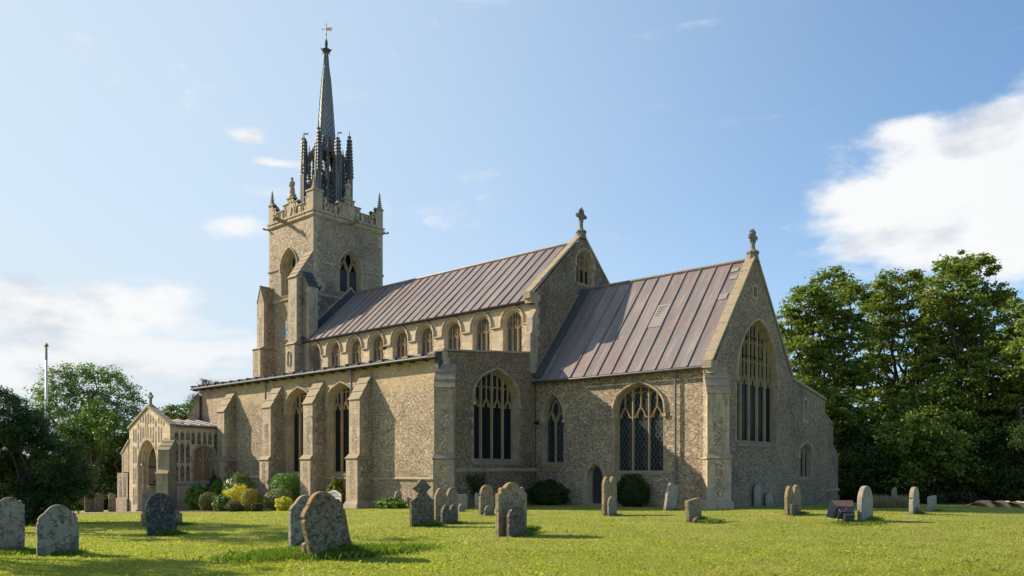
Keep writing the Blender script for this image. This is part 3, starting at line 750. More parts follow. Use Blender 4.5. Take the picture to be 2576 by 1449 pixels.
roof('chancel_roof', 'lead_chancel', Xg, -16.58, 31.08, 6.08, 35.35, 11.35, 0.79, 0)
mb = MB(); mb.tube((Xg, 31.05, 6.0), (-16.3, 31.05, 6.0), .06, .06, 8); part(mb, 'gutter', M['iron'])

def coping(X, y0, z0, ya, za, y1, z1, wd, th=0.12, back=0.22, fr_=0.05, mat='coping', kn=True, name='coping'):
    mb = MB()
    for (a, za_), (b, zb_) in (((y0, z0), (ya, za)), ((ya, za), (y1, z1))):
        L = math.hypot(b - a, zb_ - za_); n = max(2, int(L / 0.55))
        nx, nz = -(zb_ - za_) / L, (b - a) / L
        for i in range(n):
            t0, t1 = i / n + .0008, (i + 1) / n - .0008; j = rnd.uniform(-.006, .006)
            p = [(a + (b - a) * t, za_ + (zb_ - za_) * t) for t in (t0, t1)]
            q = [(x + nx * (th + j), z + nz * (th + j)) for x, z in p]
            mb.prism(FE(X), [p[0], p[1], q[1], q[0]], -back, fr_)
    if kn:
        mb.box(X - back, X + fr_, y0 - .18, y0 + .25, z0 - .28, z0 + .05); mb.box(X - back, X + fr_, y0 - .05, y0 + .25, z0 - .5, z0 - .28)
    return part(mb, name, M[mat])
coping(Xe, 31.12, 6.22, 35.35, 11.52, 39.5, 6.3, .3, 0.10, 0.40)

def gable_cross(X, Y, z, h, mat='stone_black', foliate=True, wide=.55):
    mb = MB()
    mb.lathe((X, Y, z), [(.30, -.35), (.26, 0), (.30, .02), (.30, .10), (.15, .18), (.11, .30), (.10, h * .55)], 8)
    zc = z + h * .72
    mb.box(X - .09, X + .09, Y - .09, Y + .09, z + h * .45, z + h)
    mb.box(X - .085, X + .085, Y - wide / 2, Y + wide / 2, zc - .09, zc + .09)
    if foliate:
        for a, b in ((-wide / 2, 0), (wide / 2, 0), (0, h * .28), (-.14, .14), (.14, .14), (-.14, -.14), (.14, -.14), (0, -h * .16), (-.16, h * .2), (.16, h * .2)):
            mb.ball((X + rnd.uniform(-.03, .03), Y + a, zc + b), .09, .095, .10, 6, 4, jit=.3)
    else:
        for a, b in ((-wide / 2, 0), (wide / 2, 0), (0, h * .26)): mb.ball((X, Y + a, zc + b), .09, .10, .10, 6, 4, jit=.1)
    return part(mb, 'gable_cross', M[mat])
# newer pale sheets let into the chancel roof; one carries a cast inscription
sl_n = Vector((0, -(11.35 - 6.08), (35.35 - 31.08))).normalized()
def sheet(xa, xb, ta, tb, text=False):
    mb = MB(); P = lambda x, t, o: Vector((x, 31.08 + 4.27 * t, 6.08 + 5.27 * t)) + sl_n * o
    mb.hexa([P(xa, ta, 0), P(xb, ta, 0), P(xb, tb, 0), P(xa, tb, 0), P(xa, ta, .02), P(xb, ta, .02), P(xb, tb, .02), P(xa, tb, .02)])
    o = part(mb, 'lead_patch', M['lead_pale'])
    if text:
        for k in range(5):
            t = tb - .03 - k * .022; x = xa + .12; mb = MB(); b = xb - .15 - .05 * k; n = 9; top = [t + .009 * (1 + .35 * math.sin(i * 2.1 + k)) for i in range(n)]
            mb.poly([P(x + (b - x) * i / (n - 1), t, .024) for i in range(n)] + [P(x + (b - x) * i / (n - 1), top[i], .024) for i in reversed(range(n))])
            part(mb, 'inscription', M['lead_dark'], o)
pt = 9.49 / 12
sheet(Xg + 7 * pt + .05, Xg + 8 * pt - .05, .43, .66, True)
sheet(Xg + 11 * pt + .08, Xg + 12 * pt - .3, .62, .68); sheet(Xg + 11 * pt + .12, Xg + 12 * pt - .3, .90, .94); sheet(Xg + 11 * pt + .2, Xg + 12 * pt - .2, .82, .86)
gable_cross(Xe - .15, 35.35, 11.6, 1.08, wide=.6)

# ---- nave
wy = [onX(1257.8 + .282 * a, 503.1 + .282 * b, Xg) for a, b in ((668, 760), (828, 780), (750, 440), (668, 540))]
gw0, gw1 = wy[0][0] + .12, wy[1][0] - .05; gsill, gap, gsp = wy[1][1] + .05, wy[2][1] - .12, wy[3][1] + .1
window(FE(Xg), gw0, gw1, gsill, gap - .72, gap, 3, vl=gap - 0.98, g='glass', reveal=.22, mw=.10, splay=.09, surround=.09, tiers=1, label_drop=.1)
O_g = arch(gw0, gw1, gsill, gap - .72, gap)
mb = MB()
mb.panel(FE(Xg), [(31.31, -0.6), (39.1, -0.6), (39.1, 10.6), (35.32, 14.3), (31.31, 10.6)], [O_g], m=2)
quoins(mb, None, lambda a, v, d: FE(Xg)(31.31 + a, v, d), None, 7.5, 10.6)
cl_w = [(-45.85, -44.42), (-43.72, -42.32), (-41.58, -40.16), (-39.45, -38.02), (-37.26, -35.82), (-35.05, -33.66), (-32.85, -31.44), (-30.62, -29.23), (-28.40, -26.97)]
holes = []
for a, b in cl_w:
    a, b = a + .06, b - .06
    window(FS(Yn), a, b, 7.45, 9.22, 9.93, 3, vl=8.98, g='glass_clere', reveal=.26, mw=.09, splay=.12, surround=.02, hood=False, tiers=1, ringmat='stone_pale', sills=.06)
    holes.append(arch(a, b, 7.45, 9.22, 9.93))
mb.panel(FS(Yn), [(-46.3, 6.0), (Xg, 6.0), (Xg, 10.35), (-46.3, 10.35)], holes, m=3)
mb.box(-46.3, Xg, Yn2 - .3, Yn2, -0.6, 10.2, 0)
part(mb, 'nave_wall', [M['flint'], M['stone'], M['flint_east'], M['stone_pale']])
# continuous hood moulding that runs over every clerestory arch
mb = MB(); pth = [(-46.2, 9.12)]
for a, b in cl_w:
    pth += [(a - .07, 9.12)] + archpath(a - .07, b + .07, 9.32, 10.12, 10) + [(b + .07, 9.12)]
pth += [(-26.5, 9.12)]
mb.bar(FS(Yn), pth, .11, 0, .10, front=.5); part(mb, 'hood_mould', M['stone_pale'])
mb = MB()   # small corner buttress of the nave
mb.prism(FE(-26.42), [(31.4, 6.5), (30.85, 6.5), (30.85, 8.45), (31.0, 8.62), (31.0, 9.3), (31.4, 9.85)], 0, .42); part(mb, 'buttress', M['stone'])
roof('nave_roof', 'lead_nave', -46.2, -26.42, 31.12, 10.22, 35.2, 14.0, 0.69, 0, north=False)
mb = MB()
mb.poly([(-46.2, 35.2, 14.0), (-26.3, 35.2, 14.0), (-26.3, 39.3, 10.2), (-46.2, 39.3, 10.2)]); part(mb, 'roof_slope', M['lead_nave'])
mb = MB(); mb.poly([(-46.2, 31.3, 10.1), (-26.2, 31.3, 10.1), (-26.2, 31.12, 10.14), (-46.2, 31.12, 10.14)])
mb.box(-26.45, -26.1, 30.98, 31.32, 10.0, 10.34); part(mb, 'eaves_board', M['lead_dark'])
coping(Xg, 31.0, 10.52, 35.32, 14.36, 39.45, 10.5, .3, .12, .38)
gable_cross(Xg - .1, 35.32, 14.48, 1.28, wide=.74)
# dark flashing where the nave roof meets the tower
mb = MB()
for k, (o, s) in enumerate(((0.02, 1),)):
    a = Vector((-46.22, 31.2, 10.3)); b = Vector((-46.22, 35.2, 14.05)); nn = Vector((0, -.68, .73))
    mb.hexa([a, a + Vector((.45, 0, 0)), b + Vector((.45, 0, 0)), b, a + nn * .22, a + Vector((.2, 0, 0)) + nn * .1, b + Vector((.2, 0, 0)) + nn * .1, b + nn * .22])
part(mb, 'flashing', M['lead_dark'])
mb = MB(); mb.prism(FE(-46.3), [(31.3, 10.75), (35.2, 14.42), (35.2, 14.55), (31.3, 10.9)], 0, .09); mb.prism(FE(-46.3), [(35.2, 14.42), (36.4, 13.3), (36.4, 13.42), (35.2, 14.55)], 0, .09)
part(mb, 'weathering_course', M['stone'])
# flashing strip where the chancel roof meets the nave gable
mb = MB(); a = Vector((Xg, 31.2, 6.25)); b = Vector((Xg, 35.3, 11.32)); nn = Vector((0, -.775, .63))
mb.hexa([a, a + Vector((.5, 0, 0)), b + Vector((.5, 0, 0)), b, a + nn * .16, a + Vector((.35, 0, 0)) + nn * .06, b + Vector((.35, 0, 0)) + nn * .06, b + nn * .16])
part(mb, 'flashing', M['lead_dark'])
mb = MB(); mb.prism(FE(Xg), [(31.4, 6.62), (34.9, 10.95), (34.9, 11.08), (31.4, 6.75)], 0, .06); part(mb, 'weathering_course', M['coping'])

# ---- south aisle
w1 = window(FS(Ya), -38.45, -36.15, 1.45, 5.0, 6.02, 3, vl=4.72, reveal=.30, splay=.14, surround=.05, mw=.14, tiers=1, label_drop=.25)
w2 = window(FS(Ya), -34.72, -32.42, 1.45, 5.0, 6.02, 3, vl=4.72, reveal=.30, splay=.14, surround=.05, mw=.14, tiers=1, label_drop=.25)
w3 = window(FE(Xg), 26.86, 30.0, 2.02, 4.95, 6.42, 4, vl=4.62, reveal=.32, splay=.10, surround=.04, mw=.15, tiers=1, label_drop=.2, sills=.15)
mb = MB()
mb.panel(FS(Ya), [(-48.2, -1.3), (Xg, -1.3), (Xg, 6.95), (-48.2, 6.72)], [w1[1], w2[1]])
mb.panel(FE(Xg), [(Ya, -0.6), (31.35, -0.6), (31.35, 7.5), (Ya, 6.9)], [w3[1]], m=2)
mb.poly([(-48.2, Ya, -1.3), (-48.2, 31.4, -1.3), (-48.2, 31.4, 7.4), (-48.2, Ya, 6.7)])
quoins(mb, None, lambda a, v, d: FE(Xg)(Ya + a, v, d), None, 0.0, 6.9)
part(mb, 'aisle_wall', [M['flint_aisle'], M['stone'], M['flint_east']])
mb = MB(); mb.poly([(-46, 43.3, -1.3), (Xg, 43.3, -1.3), (Xg, 43.3, 6.3), (-46, 43.3, 6.3)], 0); mb.poly([(Xg, 39.1, -0.6), (Xg, 43.3, -0.6), (Xg, 43.3, 6.3), (Xg, 39.1, 7.3)], 0)
part(mb, 'aisle_wall', M['flint_aisle'])
mb = MB()   # aisle roof with rolls
a0, a1 = -48.45, Xg - .15
for i in range(28):
    xa = a0 + (a1 - a0) * i / 28; xb = a0 + (a1 - a0) * (i + 1) / 28
    mb.hexa([(xa, 24.62, 6.72), (xb, 24.62, 6.72), (xb, 31.4, 7.32), (xa, 31.4, 7.32), (xa, 24.62, 6.80), (xb, 24.62, 6.80), (xb, 31.4, 7.4), (xa, 31.4, 7.4)])
for i in range(25):
    xa = a0 + (a1 - a0) * i / 24; mb.tube((xa, 24.56, 6.83), (xa, 31.4, 7.42), .06, .06, 8)
part(mb, 'aisle_roof', M['lead_dark'])
mb = MB(); mb.poly([(-46, 39, 7.4), (Xg, 39, 7.4), (Xg, 43.4, 6.3), (-46, 43.4, 6.3)]); part(mb, 'aisle_roof', M['lead_dark'])
mb = MB(); mb.tube((-48.5, 24.58, 6.68), (Xg - .45, 24.58, 6.68), .065, .065, 10)
for i in range(26): mb.box(-48.3 + i * .88, -48.25 + i * .88, 24.6, Ya, 6.55, 6.64)
part(mb, 'gutter', M['iron'])
mb = MB(); mb.box(-48.4, Xg - .4, 24.66, Ya - .002, 6.62, 6.74); part(mb, 'eaves_board', M['oak'])
mb = MB(); mb.box(Xg - .62, Xg - .1, 24.5, 24.93, 6.62, 6.8); mb.box(Xg - .35, Xg - .1, 24.72, 24.94, 6.0, 6.62); part(mb, 'rainwater_head', M['lead_dark'])
# parapet coping of the aisle east wall
mb = MB(); y = Ya - .12
while y < 31.3:
    y2 = min(y + rnd.uniform(.35, .6), 31.35); j = rnd.uniform(-.015, .02)
    z0, z1 = 6.93 + (y - Ya) * .088, 6.93 + (y2 - Ya) * .088
    mb.hexa([(Xg - .35, y, z0), (Xg + .07, y, z0), (Xg + .07, y2 - .01, z1), (Xg - .35, y2 - .01, z1), (Xg - .35, y, z0 + .1 + j), (Xg + .05, y, z0 + .09 + j), (Xg + .05, y2 - .01, z1 + .09 + j), (Xg - .35, y2 - .01, z1 + .1 + j)]); y = y2
part(mb, 'coping', M['stone_grey'])
mb = MB(); mb.box(-26.9, Xg + .004, Ya - .05, Ya + .2, 6.55, 6.97); part(mb, 'kneeler', M['stone'])
string(FE(Xg), Ya, 31.4, 1.66, .12, .09); string(FS(Ya), -31.15, Xg - .5, 1.24, .10, .09); string(FS(Ya), -43.8, -39.8, 1.24, .10, .09)
string(FS(Ya), -35.0, -32.0, 1.22, .10, .10)

def buttress(xc, yw, wd, p_up, p_lo, ztop_w, ztop_f, zoff, zb, plinth=.10, mat=('flint_aisle', 'stone', 'coping'), fr=None, strip=True, gable=False):
    """stepped buttress on a wall; built along the frame's outward direction"""
    fr = fr or FS(yw); mb = MB(); a, b = xc - wd / 2, xc + wd / 2
    sp = lambda pts, m: None
    def block(a, b, v0, v1, d, mface=1, mside=0):
        mb.poly([fr(a, v0, d), fr(b, v0, d), fr(b, v1, d), fr(a, v1, d)], mface)
        mb.poly([fr(a, v0, 0), fr(a, v0, d), fr(a, v1, d), fr(a, v1, 0)], mside); mb.poly([fr(b, v0, 0), fr(b, v0, d), fr(b, v1, d), fr(b, v1, 0)], mside)
    block(a, b, zoff, ztop_f, p_up)
    for u in (a, b): mb.poly([fr(u, ztop_f, 0), fr(u, ztop_f, p_up), fr(u, ztop_w, 0)], 0)
    lo = .035; block(a - lo, b + lo, zb, zoff - .08, p_lo)
    mb.poly([fr(a - lo, zoff - .08, 0), fr(b + lo, zoff - .08, 0), fr(b + lo, zoff - .08, p_lo), fr(a - lo, zoff - .08, p_lo)], 1)
    # corner stones on the visible sides
    for u, s in ((a, 1), (b, -1)):
        z = zoff; k = 0
        while z < ztop_f - .02:
            hh = min(rnd.uniform(.24, .34), ztop_f - z); L = .30 if k % 2 else .16
            mb.poly([fr(u - s * .006, z, p_up + .003), fr(u - s * .006, z, max(p_up - L, .02)), fr(u - s * .006, z + hh, max(p_up - L, .02)), fr(u - s * .006, z + hh, p_up + .003)], 1); z += hh; k += 1
        z = zb; k = 0; ul = u - s * lo
        while z < zoff - .1:
            hh = min(rnd.uniform(.24, .34), zoff - .1 - z); L = .34 if k % 2 else .18
            mb.poly([fr(ul - s * .006, z, p_lo + .003), fr(ul - s * .006, z, max(p_lo - L, .02)), fr(ul - s * .006, z + hh, max(p_lo - L, .02)), fr(ul - s * .006, z + hh, p_lo + .003)], 1); z += hh; k += 1
    # ragged flint strip up the face
    if strip:
        for (v0, v1, d, wf) in ((zb + .55, zoff - .2, p_lo, .28), (zoff + .12, ztop_f - (ztop_f - zoff) * .32, p_up, .26)):
            z = v0
            while z < v1:
                hh = min(rnd.uniform(.12, .25), v1 - z); q0, q1 = -wf * wd * rnd.uniform(.6, 1.0), wf * wd * rnd.uniform(.5, 1.0)
                mb.poly([fr(xc + q0, z, d + .004), fr(xc + q1, z, d + .004), fr(xc + q1, z + hh, d + .004), fr(xc + q0, z + hh, d + .004)], 0); z += hh
    part_b = part(mb, 'buttress', [M[mat[0]], M[mat[1]]])
    cb = MB(); e = .035     # weathering slabs
    if gable:
        zr = ztop_w
        cb.poly([fr(a - e, ztop_f, p_up + e), fr(xc, zr, p_up + e), fr(xc, zr, -.3), fr(a - e, ztop_f, -.3)]); cb.poly([fr(b + e, ztop_f, p_up + e), fr(xc, zr, p_up + e), fr(xc, zr, -.3), fr(b + e, ztop_f, -.3)])
        cb.poly([fr(a, ztop_f, p_up + .01), fr(b, ztop_f, p_up + .01), fr(xc, zr - .1, p_up + .01)])
        cb.poly([fr(a - e, ztop_f - .1, p_up + e), fr(xc, zr - .1, p_up + e), fr(xc, zr, p_up + e), fr(a - e, ztop_f, p_up + e)]); cb.poly([fr(b + e, ztop_f - .1, p_up + e), fr(xc, zr - .1, p_up + e), fr(xc, zr, p_up + e), fr(b + e, ztop_f, p_up + e)])
        cb.tube(fr(xc, zr, p_up + e + .04), fr(xc, zr, -.2), .06, .06, 6)
    else:
        L = math.hypot(p_up, ztop_w - ztop_f); n = max(3, int(L / .38))
        for i in range(n):
            t0, t1 = i / n, (i + 1) / n
            def P(t, up): d = p_up * (1 - t); v = ztop_f + (ztop_w - ztop_f) * t; nx, nv = (ztop_w - ztop_f) / L, p_up / L; return d + nx * up, v + nv * up
            (d0, v0), (d1, v1) = P(t0 - .03, .055), P(t1, .02); (e0, w0), (e1, w1) = P(t0 - .03, -.01), P(t1, -.01)
            cb.hexa([fr(a - e, w0, e0), fr(b + e, w0, e0), fr(b + e, w1, e1), fr(a - e, w1, e1), fr(a - e, v0, d0), fr(b + e, v0, d0), fr(b + e, v1, d1), fr(a - e, v1, d1)])
    part(cb, 'weathering', M[mat[2]], part_b); cb = MB()
    cb.hexa([fr(a - .07, zoff - .14, p_lo + .0), fr(b + .07, zoff - .14, p_lo + .0), fr(b + .03, zoff + .1, p_up), fr(a - .03, zoff + .1, p_up),
             fr(a - .07, zoff - .06, p_lo + .07), fr(b + .07, zoff - .06, p_lo + .07), fr(b + .03, zoff + .16, p_up + .005), fr(a - .03, zoff + .16, p_up + .005)])
    for s_, u in ((-1, a), (1, b)):
        cb.hexa([fr(u, zoff - .13, 0), fr(u + s_ * .1, zoff - .10, 0), fr(u + s_ * .1, zoff - .10, p_lo + .05), fr(u, zoff - .13, p_lo), fr(u, zoff + .02, 0), fr(u + s_ * .03, zoff - .02, 0), fr(u + s_ * .03, zoff - .02, p_lo + .02), fr(u, zoff + .02, p_lo)])
    part(cb, 'offset', M[mat[2]], part_b)
    pb = MB()
    if plinth:
        pl, ph = p_lo + plinth, zb + .42
        A = [fr(a - .05, ph, p_lo + .005), fr(b + .05, ph, p_lo + .005)]
        e2 = .12
        pb.poly([fr(a - e2, zb - .3, pl), fr(b + e2, zb - .3, pl), fr(b + e2, ph - .14, pl), fr(a - e2, ph - .14, pl)])
        pb.poly([fr(a - e2, ph - .14, pl), fr(b + e2, ph - .14, pl), A[1], A[0]])
        for s_, u in ((-1, a), (1, b)):
            pb.poly([fr(u + s_ * e2, zb - .3, 0), fr(u + s_ * e2, zb - .3, pl), fr(u + s_ * e2, ph - .14, pl), fr(u + s_ * e2, ph - .14, 0)])
            pb.poly([fr(u + s_ * e2, ph - .14, 0), fr(u + s_ * e2, ph - .14, pl), fr(u + s_ * .05, ph, p_lo), fr(u + s_ * .05, ph, 0)])
        part(pb, 'plinth', M['stone'], part_b)
    return part_b
for xc in (-44.22, -39.30, -35.42, -31.56):
    buttress(xc, Ya, .82, .74, .90, 6.27, 5.05, 2.25, H(xc, 24) - .05)
def diagonal(cx_, cy_, ang):
    """frame of a diagonal buttress: outward direction at angle ang (radians) from east"""
    n = Vector((math.cos(ang), math.sin(ang), 0)); u_ = Vector((-n.y, n.x, 0)); c = Vector((cx_, cy_, 0))
    return lambda u, v, d=0.0: c + u_ * u + n * d + Vector((0, 0, v))
buttress(0, 0, .86, .62, .72, 6.35, 5.25, 2.2, -.12, fr=diagonal(Xg + .02, Ya + .10, R(-52)), mat=('flint_aisle', 'stone_grey', 'stone_black'))
buttress(0, 0, .92, .75, .88, 6.2, 4.85, 2.18, -.05, fr=diagonal(Xe - .15, Yc + .15, R(-48)), mat=('flint', 'stone', 'coping'), plinth=.14)
buttress(0, 0, .8, .7, .85, 6.3, 5.0, 2.2, -1.1, fr=diagonal(-48.1, Ya + .1, R(-135)), mat=('flint_aisle', 'stone', 'coping'))
# downpipes
def pipe(pts, r=.05, name='downpipe'):
    mb = MB()
    for a, b in zip(pts, pts[1:]): mb.tube(a, b, r, r, 8)
    z = pts[0][2] - .3
    while z > pts[-1][2] + .2: mb.tube((pts[0][0], pts[0][1], z), (pts[0][0], pts[0][1], z + .07), r * 1.35, r * 1.35, 8); z -= 1.8
    return part(mb, name, M['pipe'])
pipe([(-18.05, Yc - .12, 5.95), (-18.05, Yc - .12, .05)])
xp = onY(478 + .217 * 876, 1000, Ya - .12)[0]; pipe([(xp, Ya - .12, 6.6), (xp, Ya - .12, 5.35)])
xp = onY(566 + .3922 * 811, 950, Ya - .12)[0]; pipe([(xp, Ya - .12, 6.6), (xp, Ya - .12, 5.2)])

# ---- tower
Tx0, Tx1, Ty0, Ty1 = -51.72, -46.27, 32.1, 38.1
ws = window(FS(Ty0), -50.15, -48.15, 13.95, 15.75, 17.15, 2, vl=15.45, style='Y', reveal=.36, splay=.28, surround=.06, mw=.16, louvre=True, label_drop=.05)
we = window(FE(Tx1), 34.25, 36.12, 14.1, 15.8, 17.1, 2, vl=15.65, style='Y', reveal=.24, splay=.14, surround=.07, mw=.17, louvre=True, label_drop=.05)
mb = MB()
O_n = arch(-47.0, -46.62, 8.6, 9.3, 9.55, 6)
mb.panel(FS(Ty0), [(Tx0, -1.2), (Tx1, -1.2), (Tx1, 19.0), (Tx0, 19.0)], [ws[1]])
mb.panel(FE(Tx1), [(Ty0, 6), (Ty1, 6), (Ty1, 19.0), (Ty0, 19.0)], [we[1]], m=2)
mb.poly([(Tx0, Ty0, -1.2), (Tx0, Ty1, -1.2), (Tx0, Ty1, 19), (Tx0, Ty0, 19)]); mb.poly([(Tx0, Ty1, -1.2), (Tx1, Ty1, -1.2), (Tx1, Ty1, 19), (Tx0, Ty1, 19)])
quoins(mb, None, lambda a, v, d: FE(Tx1)(Ty0 + a, v, d), lambda a, v, d: FS(Ty0)(Tx1 - a, v, d), 10.5, 19.0, big=.5, small=.28)
quoins(mb, None, lambda a, v, d: FE(Tx1)(Ty1 - a, v, d), lambda a, v, d: FS(Ty0)(Tx0 + a, v, d), 10.5, 19.0, big=.4, small=.22)
for i in range(3):   # small sound hole
    mb.ball((Tx1 - .03, 32.73 + (.07, -.07, 0)[i], 14.12 + (0, 0, .12)[i]), .06, .075, .075, 8, 4, m=3)
mb.panel(FE(Tx1), [(32.5, 13.9), (32.98, 13.9), (32.98, 14.4), (32.5, 14.4)], (), .006, 1)
part(mb, 'tower_wall', [M['flint_tower'], M['stone'], M['flint_tower'], M['dark']])
for v, nm in ((15.9, 0), (13.66, 1)):
    if nm == 0:
        string(FS(Ty0), Tx0 - .05, -50.35, v); string(FS(Ty0), -47.95, Tx1 + .06, v); string(FE(Tx1), Ty0 - .05, 34.0, v); string(FE(Tx1), 36.35, Ty1 + .06, v)
    else:
        string(FS(Ty0), Tx0 - .05, Tx1 + .06, v, .16, .13); string(FE(Tx1), Ty0 - .05, 34.45, v, .14, .10)
buttress(-46.75, Ty0, .98, 1.33, 1.52, 16.5, 14.55, 10.08, -1.0, mat=('flint_tower', 'stone', 'stone_grey'), plinth=0)
buttress(-51.62, Ty0, .88, .76, 1.07, 14.75, 13.6, 10.28, -1.0, mat=('flint_tower', 'stone', 'stone_grey'), plinth=0, gable=True)
buttress(31.62, 0, .70, .68, .72, 14.95, 13.88, 10.2, 8.0, fr=FE(Tx1), mat=('flint_tower', 'stone', 'lead_dark'), plinth=0, strip=False)
mb = MB(); mb.box(-47.2, Tx1 + .01, 31.27, Ty0, 8, 13.7); part(mb, 'corner_pier', M['flint_tower'])
mb = MB(); nf = FS(Ty0 - 1.52)   # niche in the lower stage of the buttress
mb.ring(nf, arch(-47.10, -46.50, 8.5, 9.3, 9.72, 6), .012, arch(-46.98, -46.62, 8.6, 9.3, 9.56, 6), .012); mb.panel(nf, arch(-46.98, -46.62, 8.6, 9.3, 9.56, 6), (), .008, 1)
mb.ring(nf, arch(-46.98, -46.62, 8.6, 9.3, 9.56, 6), .008, arch(-46.98, -46.62, 8.6, 9.3, 9.56, 6), .06)
part(mb, 'niche', [M['stone'], M['stone_grey']])
# clock
mb = MB(); cf = FS(Ty0); cc = (-49.38, 11.47)
def circ(r, n=32): return [(cc[0] + r * math.cos(2 * math.pi * i / n), cc[1] + r * math.sin(2 * math.pi * i / n)) for i in range(n)]
mb.ring(cf, circ(.74), .0, circ(.72), .07); mb.ring(cf, circ(.72), .07, circ(.66), .05); ck = part(mb, 'clock', M['stone_grey'])
mb = MB(); mb.poly([cf(u, v, .045) for u, v in circ(.67)]); part(mb, 'dial', M['dial'], ck)
mb = MB()
for i in range(12):
    a = math.pi / 2 - i * math.pi / 6; c_, s_ = math.cos(a), math.sin(a)
    for off in ((-.035, .035) if i % 3 else (-.05, 0, .05)):
        p = [(cc[0] + c_ * r - s_ * (off + q), cc[1] + s_ * r + c_ * (off + q)) for r, q in ((.46, -.012), (.60, -.012), (.60, .012), (.46, .012))]
        mb.poly([cf(u, v, .052) for u, v in p])
mb.ring(cf, circ(.635), .052, circ(.62), .052); part(mb, 'numerals', M['gilt'], ck)
for ang, L, wd in ((R(100), .46, .035), (R(-62), .33, .05)):
    mb = MB(); c_, s_ = math.cos(ang), math.sin(ang)
    mb.poly([cf(cc[0] + c_ * r - s_ * q, cc[1] + s_ * r + c_ * q, .065) for r, q in ((-.12, -wd), (L * .6, -wd * .8), (L, 0), (L * .6, wd * .8), (-.12, wd))]); part(mb, 'hand', M['gilt'], ck)

# cornice, parapet
mb = MB()
for z0, z1, o in ((18.88, 18.98, .06), (18.98, 19.12, .13), (19.12, 19.3, .05), (19.24, 19.34, .12)):
    mb.box(Tx0 - o, Tx1 + o, Ty0 - o, Ty1 + o, z0, z1)
for i in range(15):
    x = Tx0 + .2 + i * .36; y = Ty0 + .2 + i * .40
    mb.ball((x, Ty0 - .12, 19.18), .09, .06, .06, 6, 3, jit=.2); mb.ball((Tx1 + .12, y, 19.18), .06, .09, .06, 6, 3, jit=.2)
part(mb, 'cornice', M['stone'])
def gargoyle(fr, u, v):
    mb = MB(); P = [fr(u, v, -.1), fr(u, v + .02, .4), fr(u, v + .06, .85)]
    mb.tube(P[0], P[1], .17, .15, 8); mb.tube(P[1], P[2], .15, .11, 8); mb.ball(fr(u, v + .1, .9), .15, .15, .13, 8, 5, jit=.15)
    mb.ball(fr(u - .14, v + .16, .78), .07, .07, .07, 6, 4); mb.ball(fr(u + .14, v + .16, .78), .07, .07, .07, 6, 4); mb.tube(fr(u, v + .02, .95), fr(u, v - .04, 1.08), .06, .04, 6)
    return part(mb, 'gargoyle', M['stone_grey'])
gargoyle(FS(Ty0), -49.5, 19.05); gargoyle(FE(Tx1), 35.15, 19.02)
for c in ((Tx1, Ty1, .8), (Tx0, Ty0, -2.4)):
    mb = MB(); d = Vector((math.cos(c[2]), math.sin(c[2]), 0)); b = Vector((c[0], c[1], 18.98)); mb.tube(b, b + d * .35, .08, .05, 6); mb.ball(b + d * .38 + Vector((0, 0, .05)), .09, .09, .08, 6, 4, jit=.2); part(mb, 'gargoyle', M['stone_grey'])
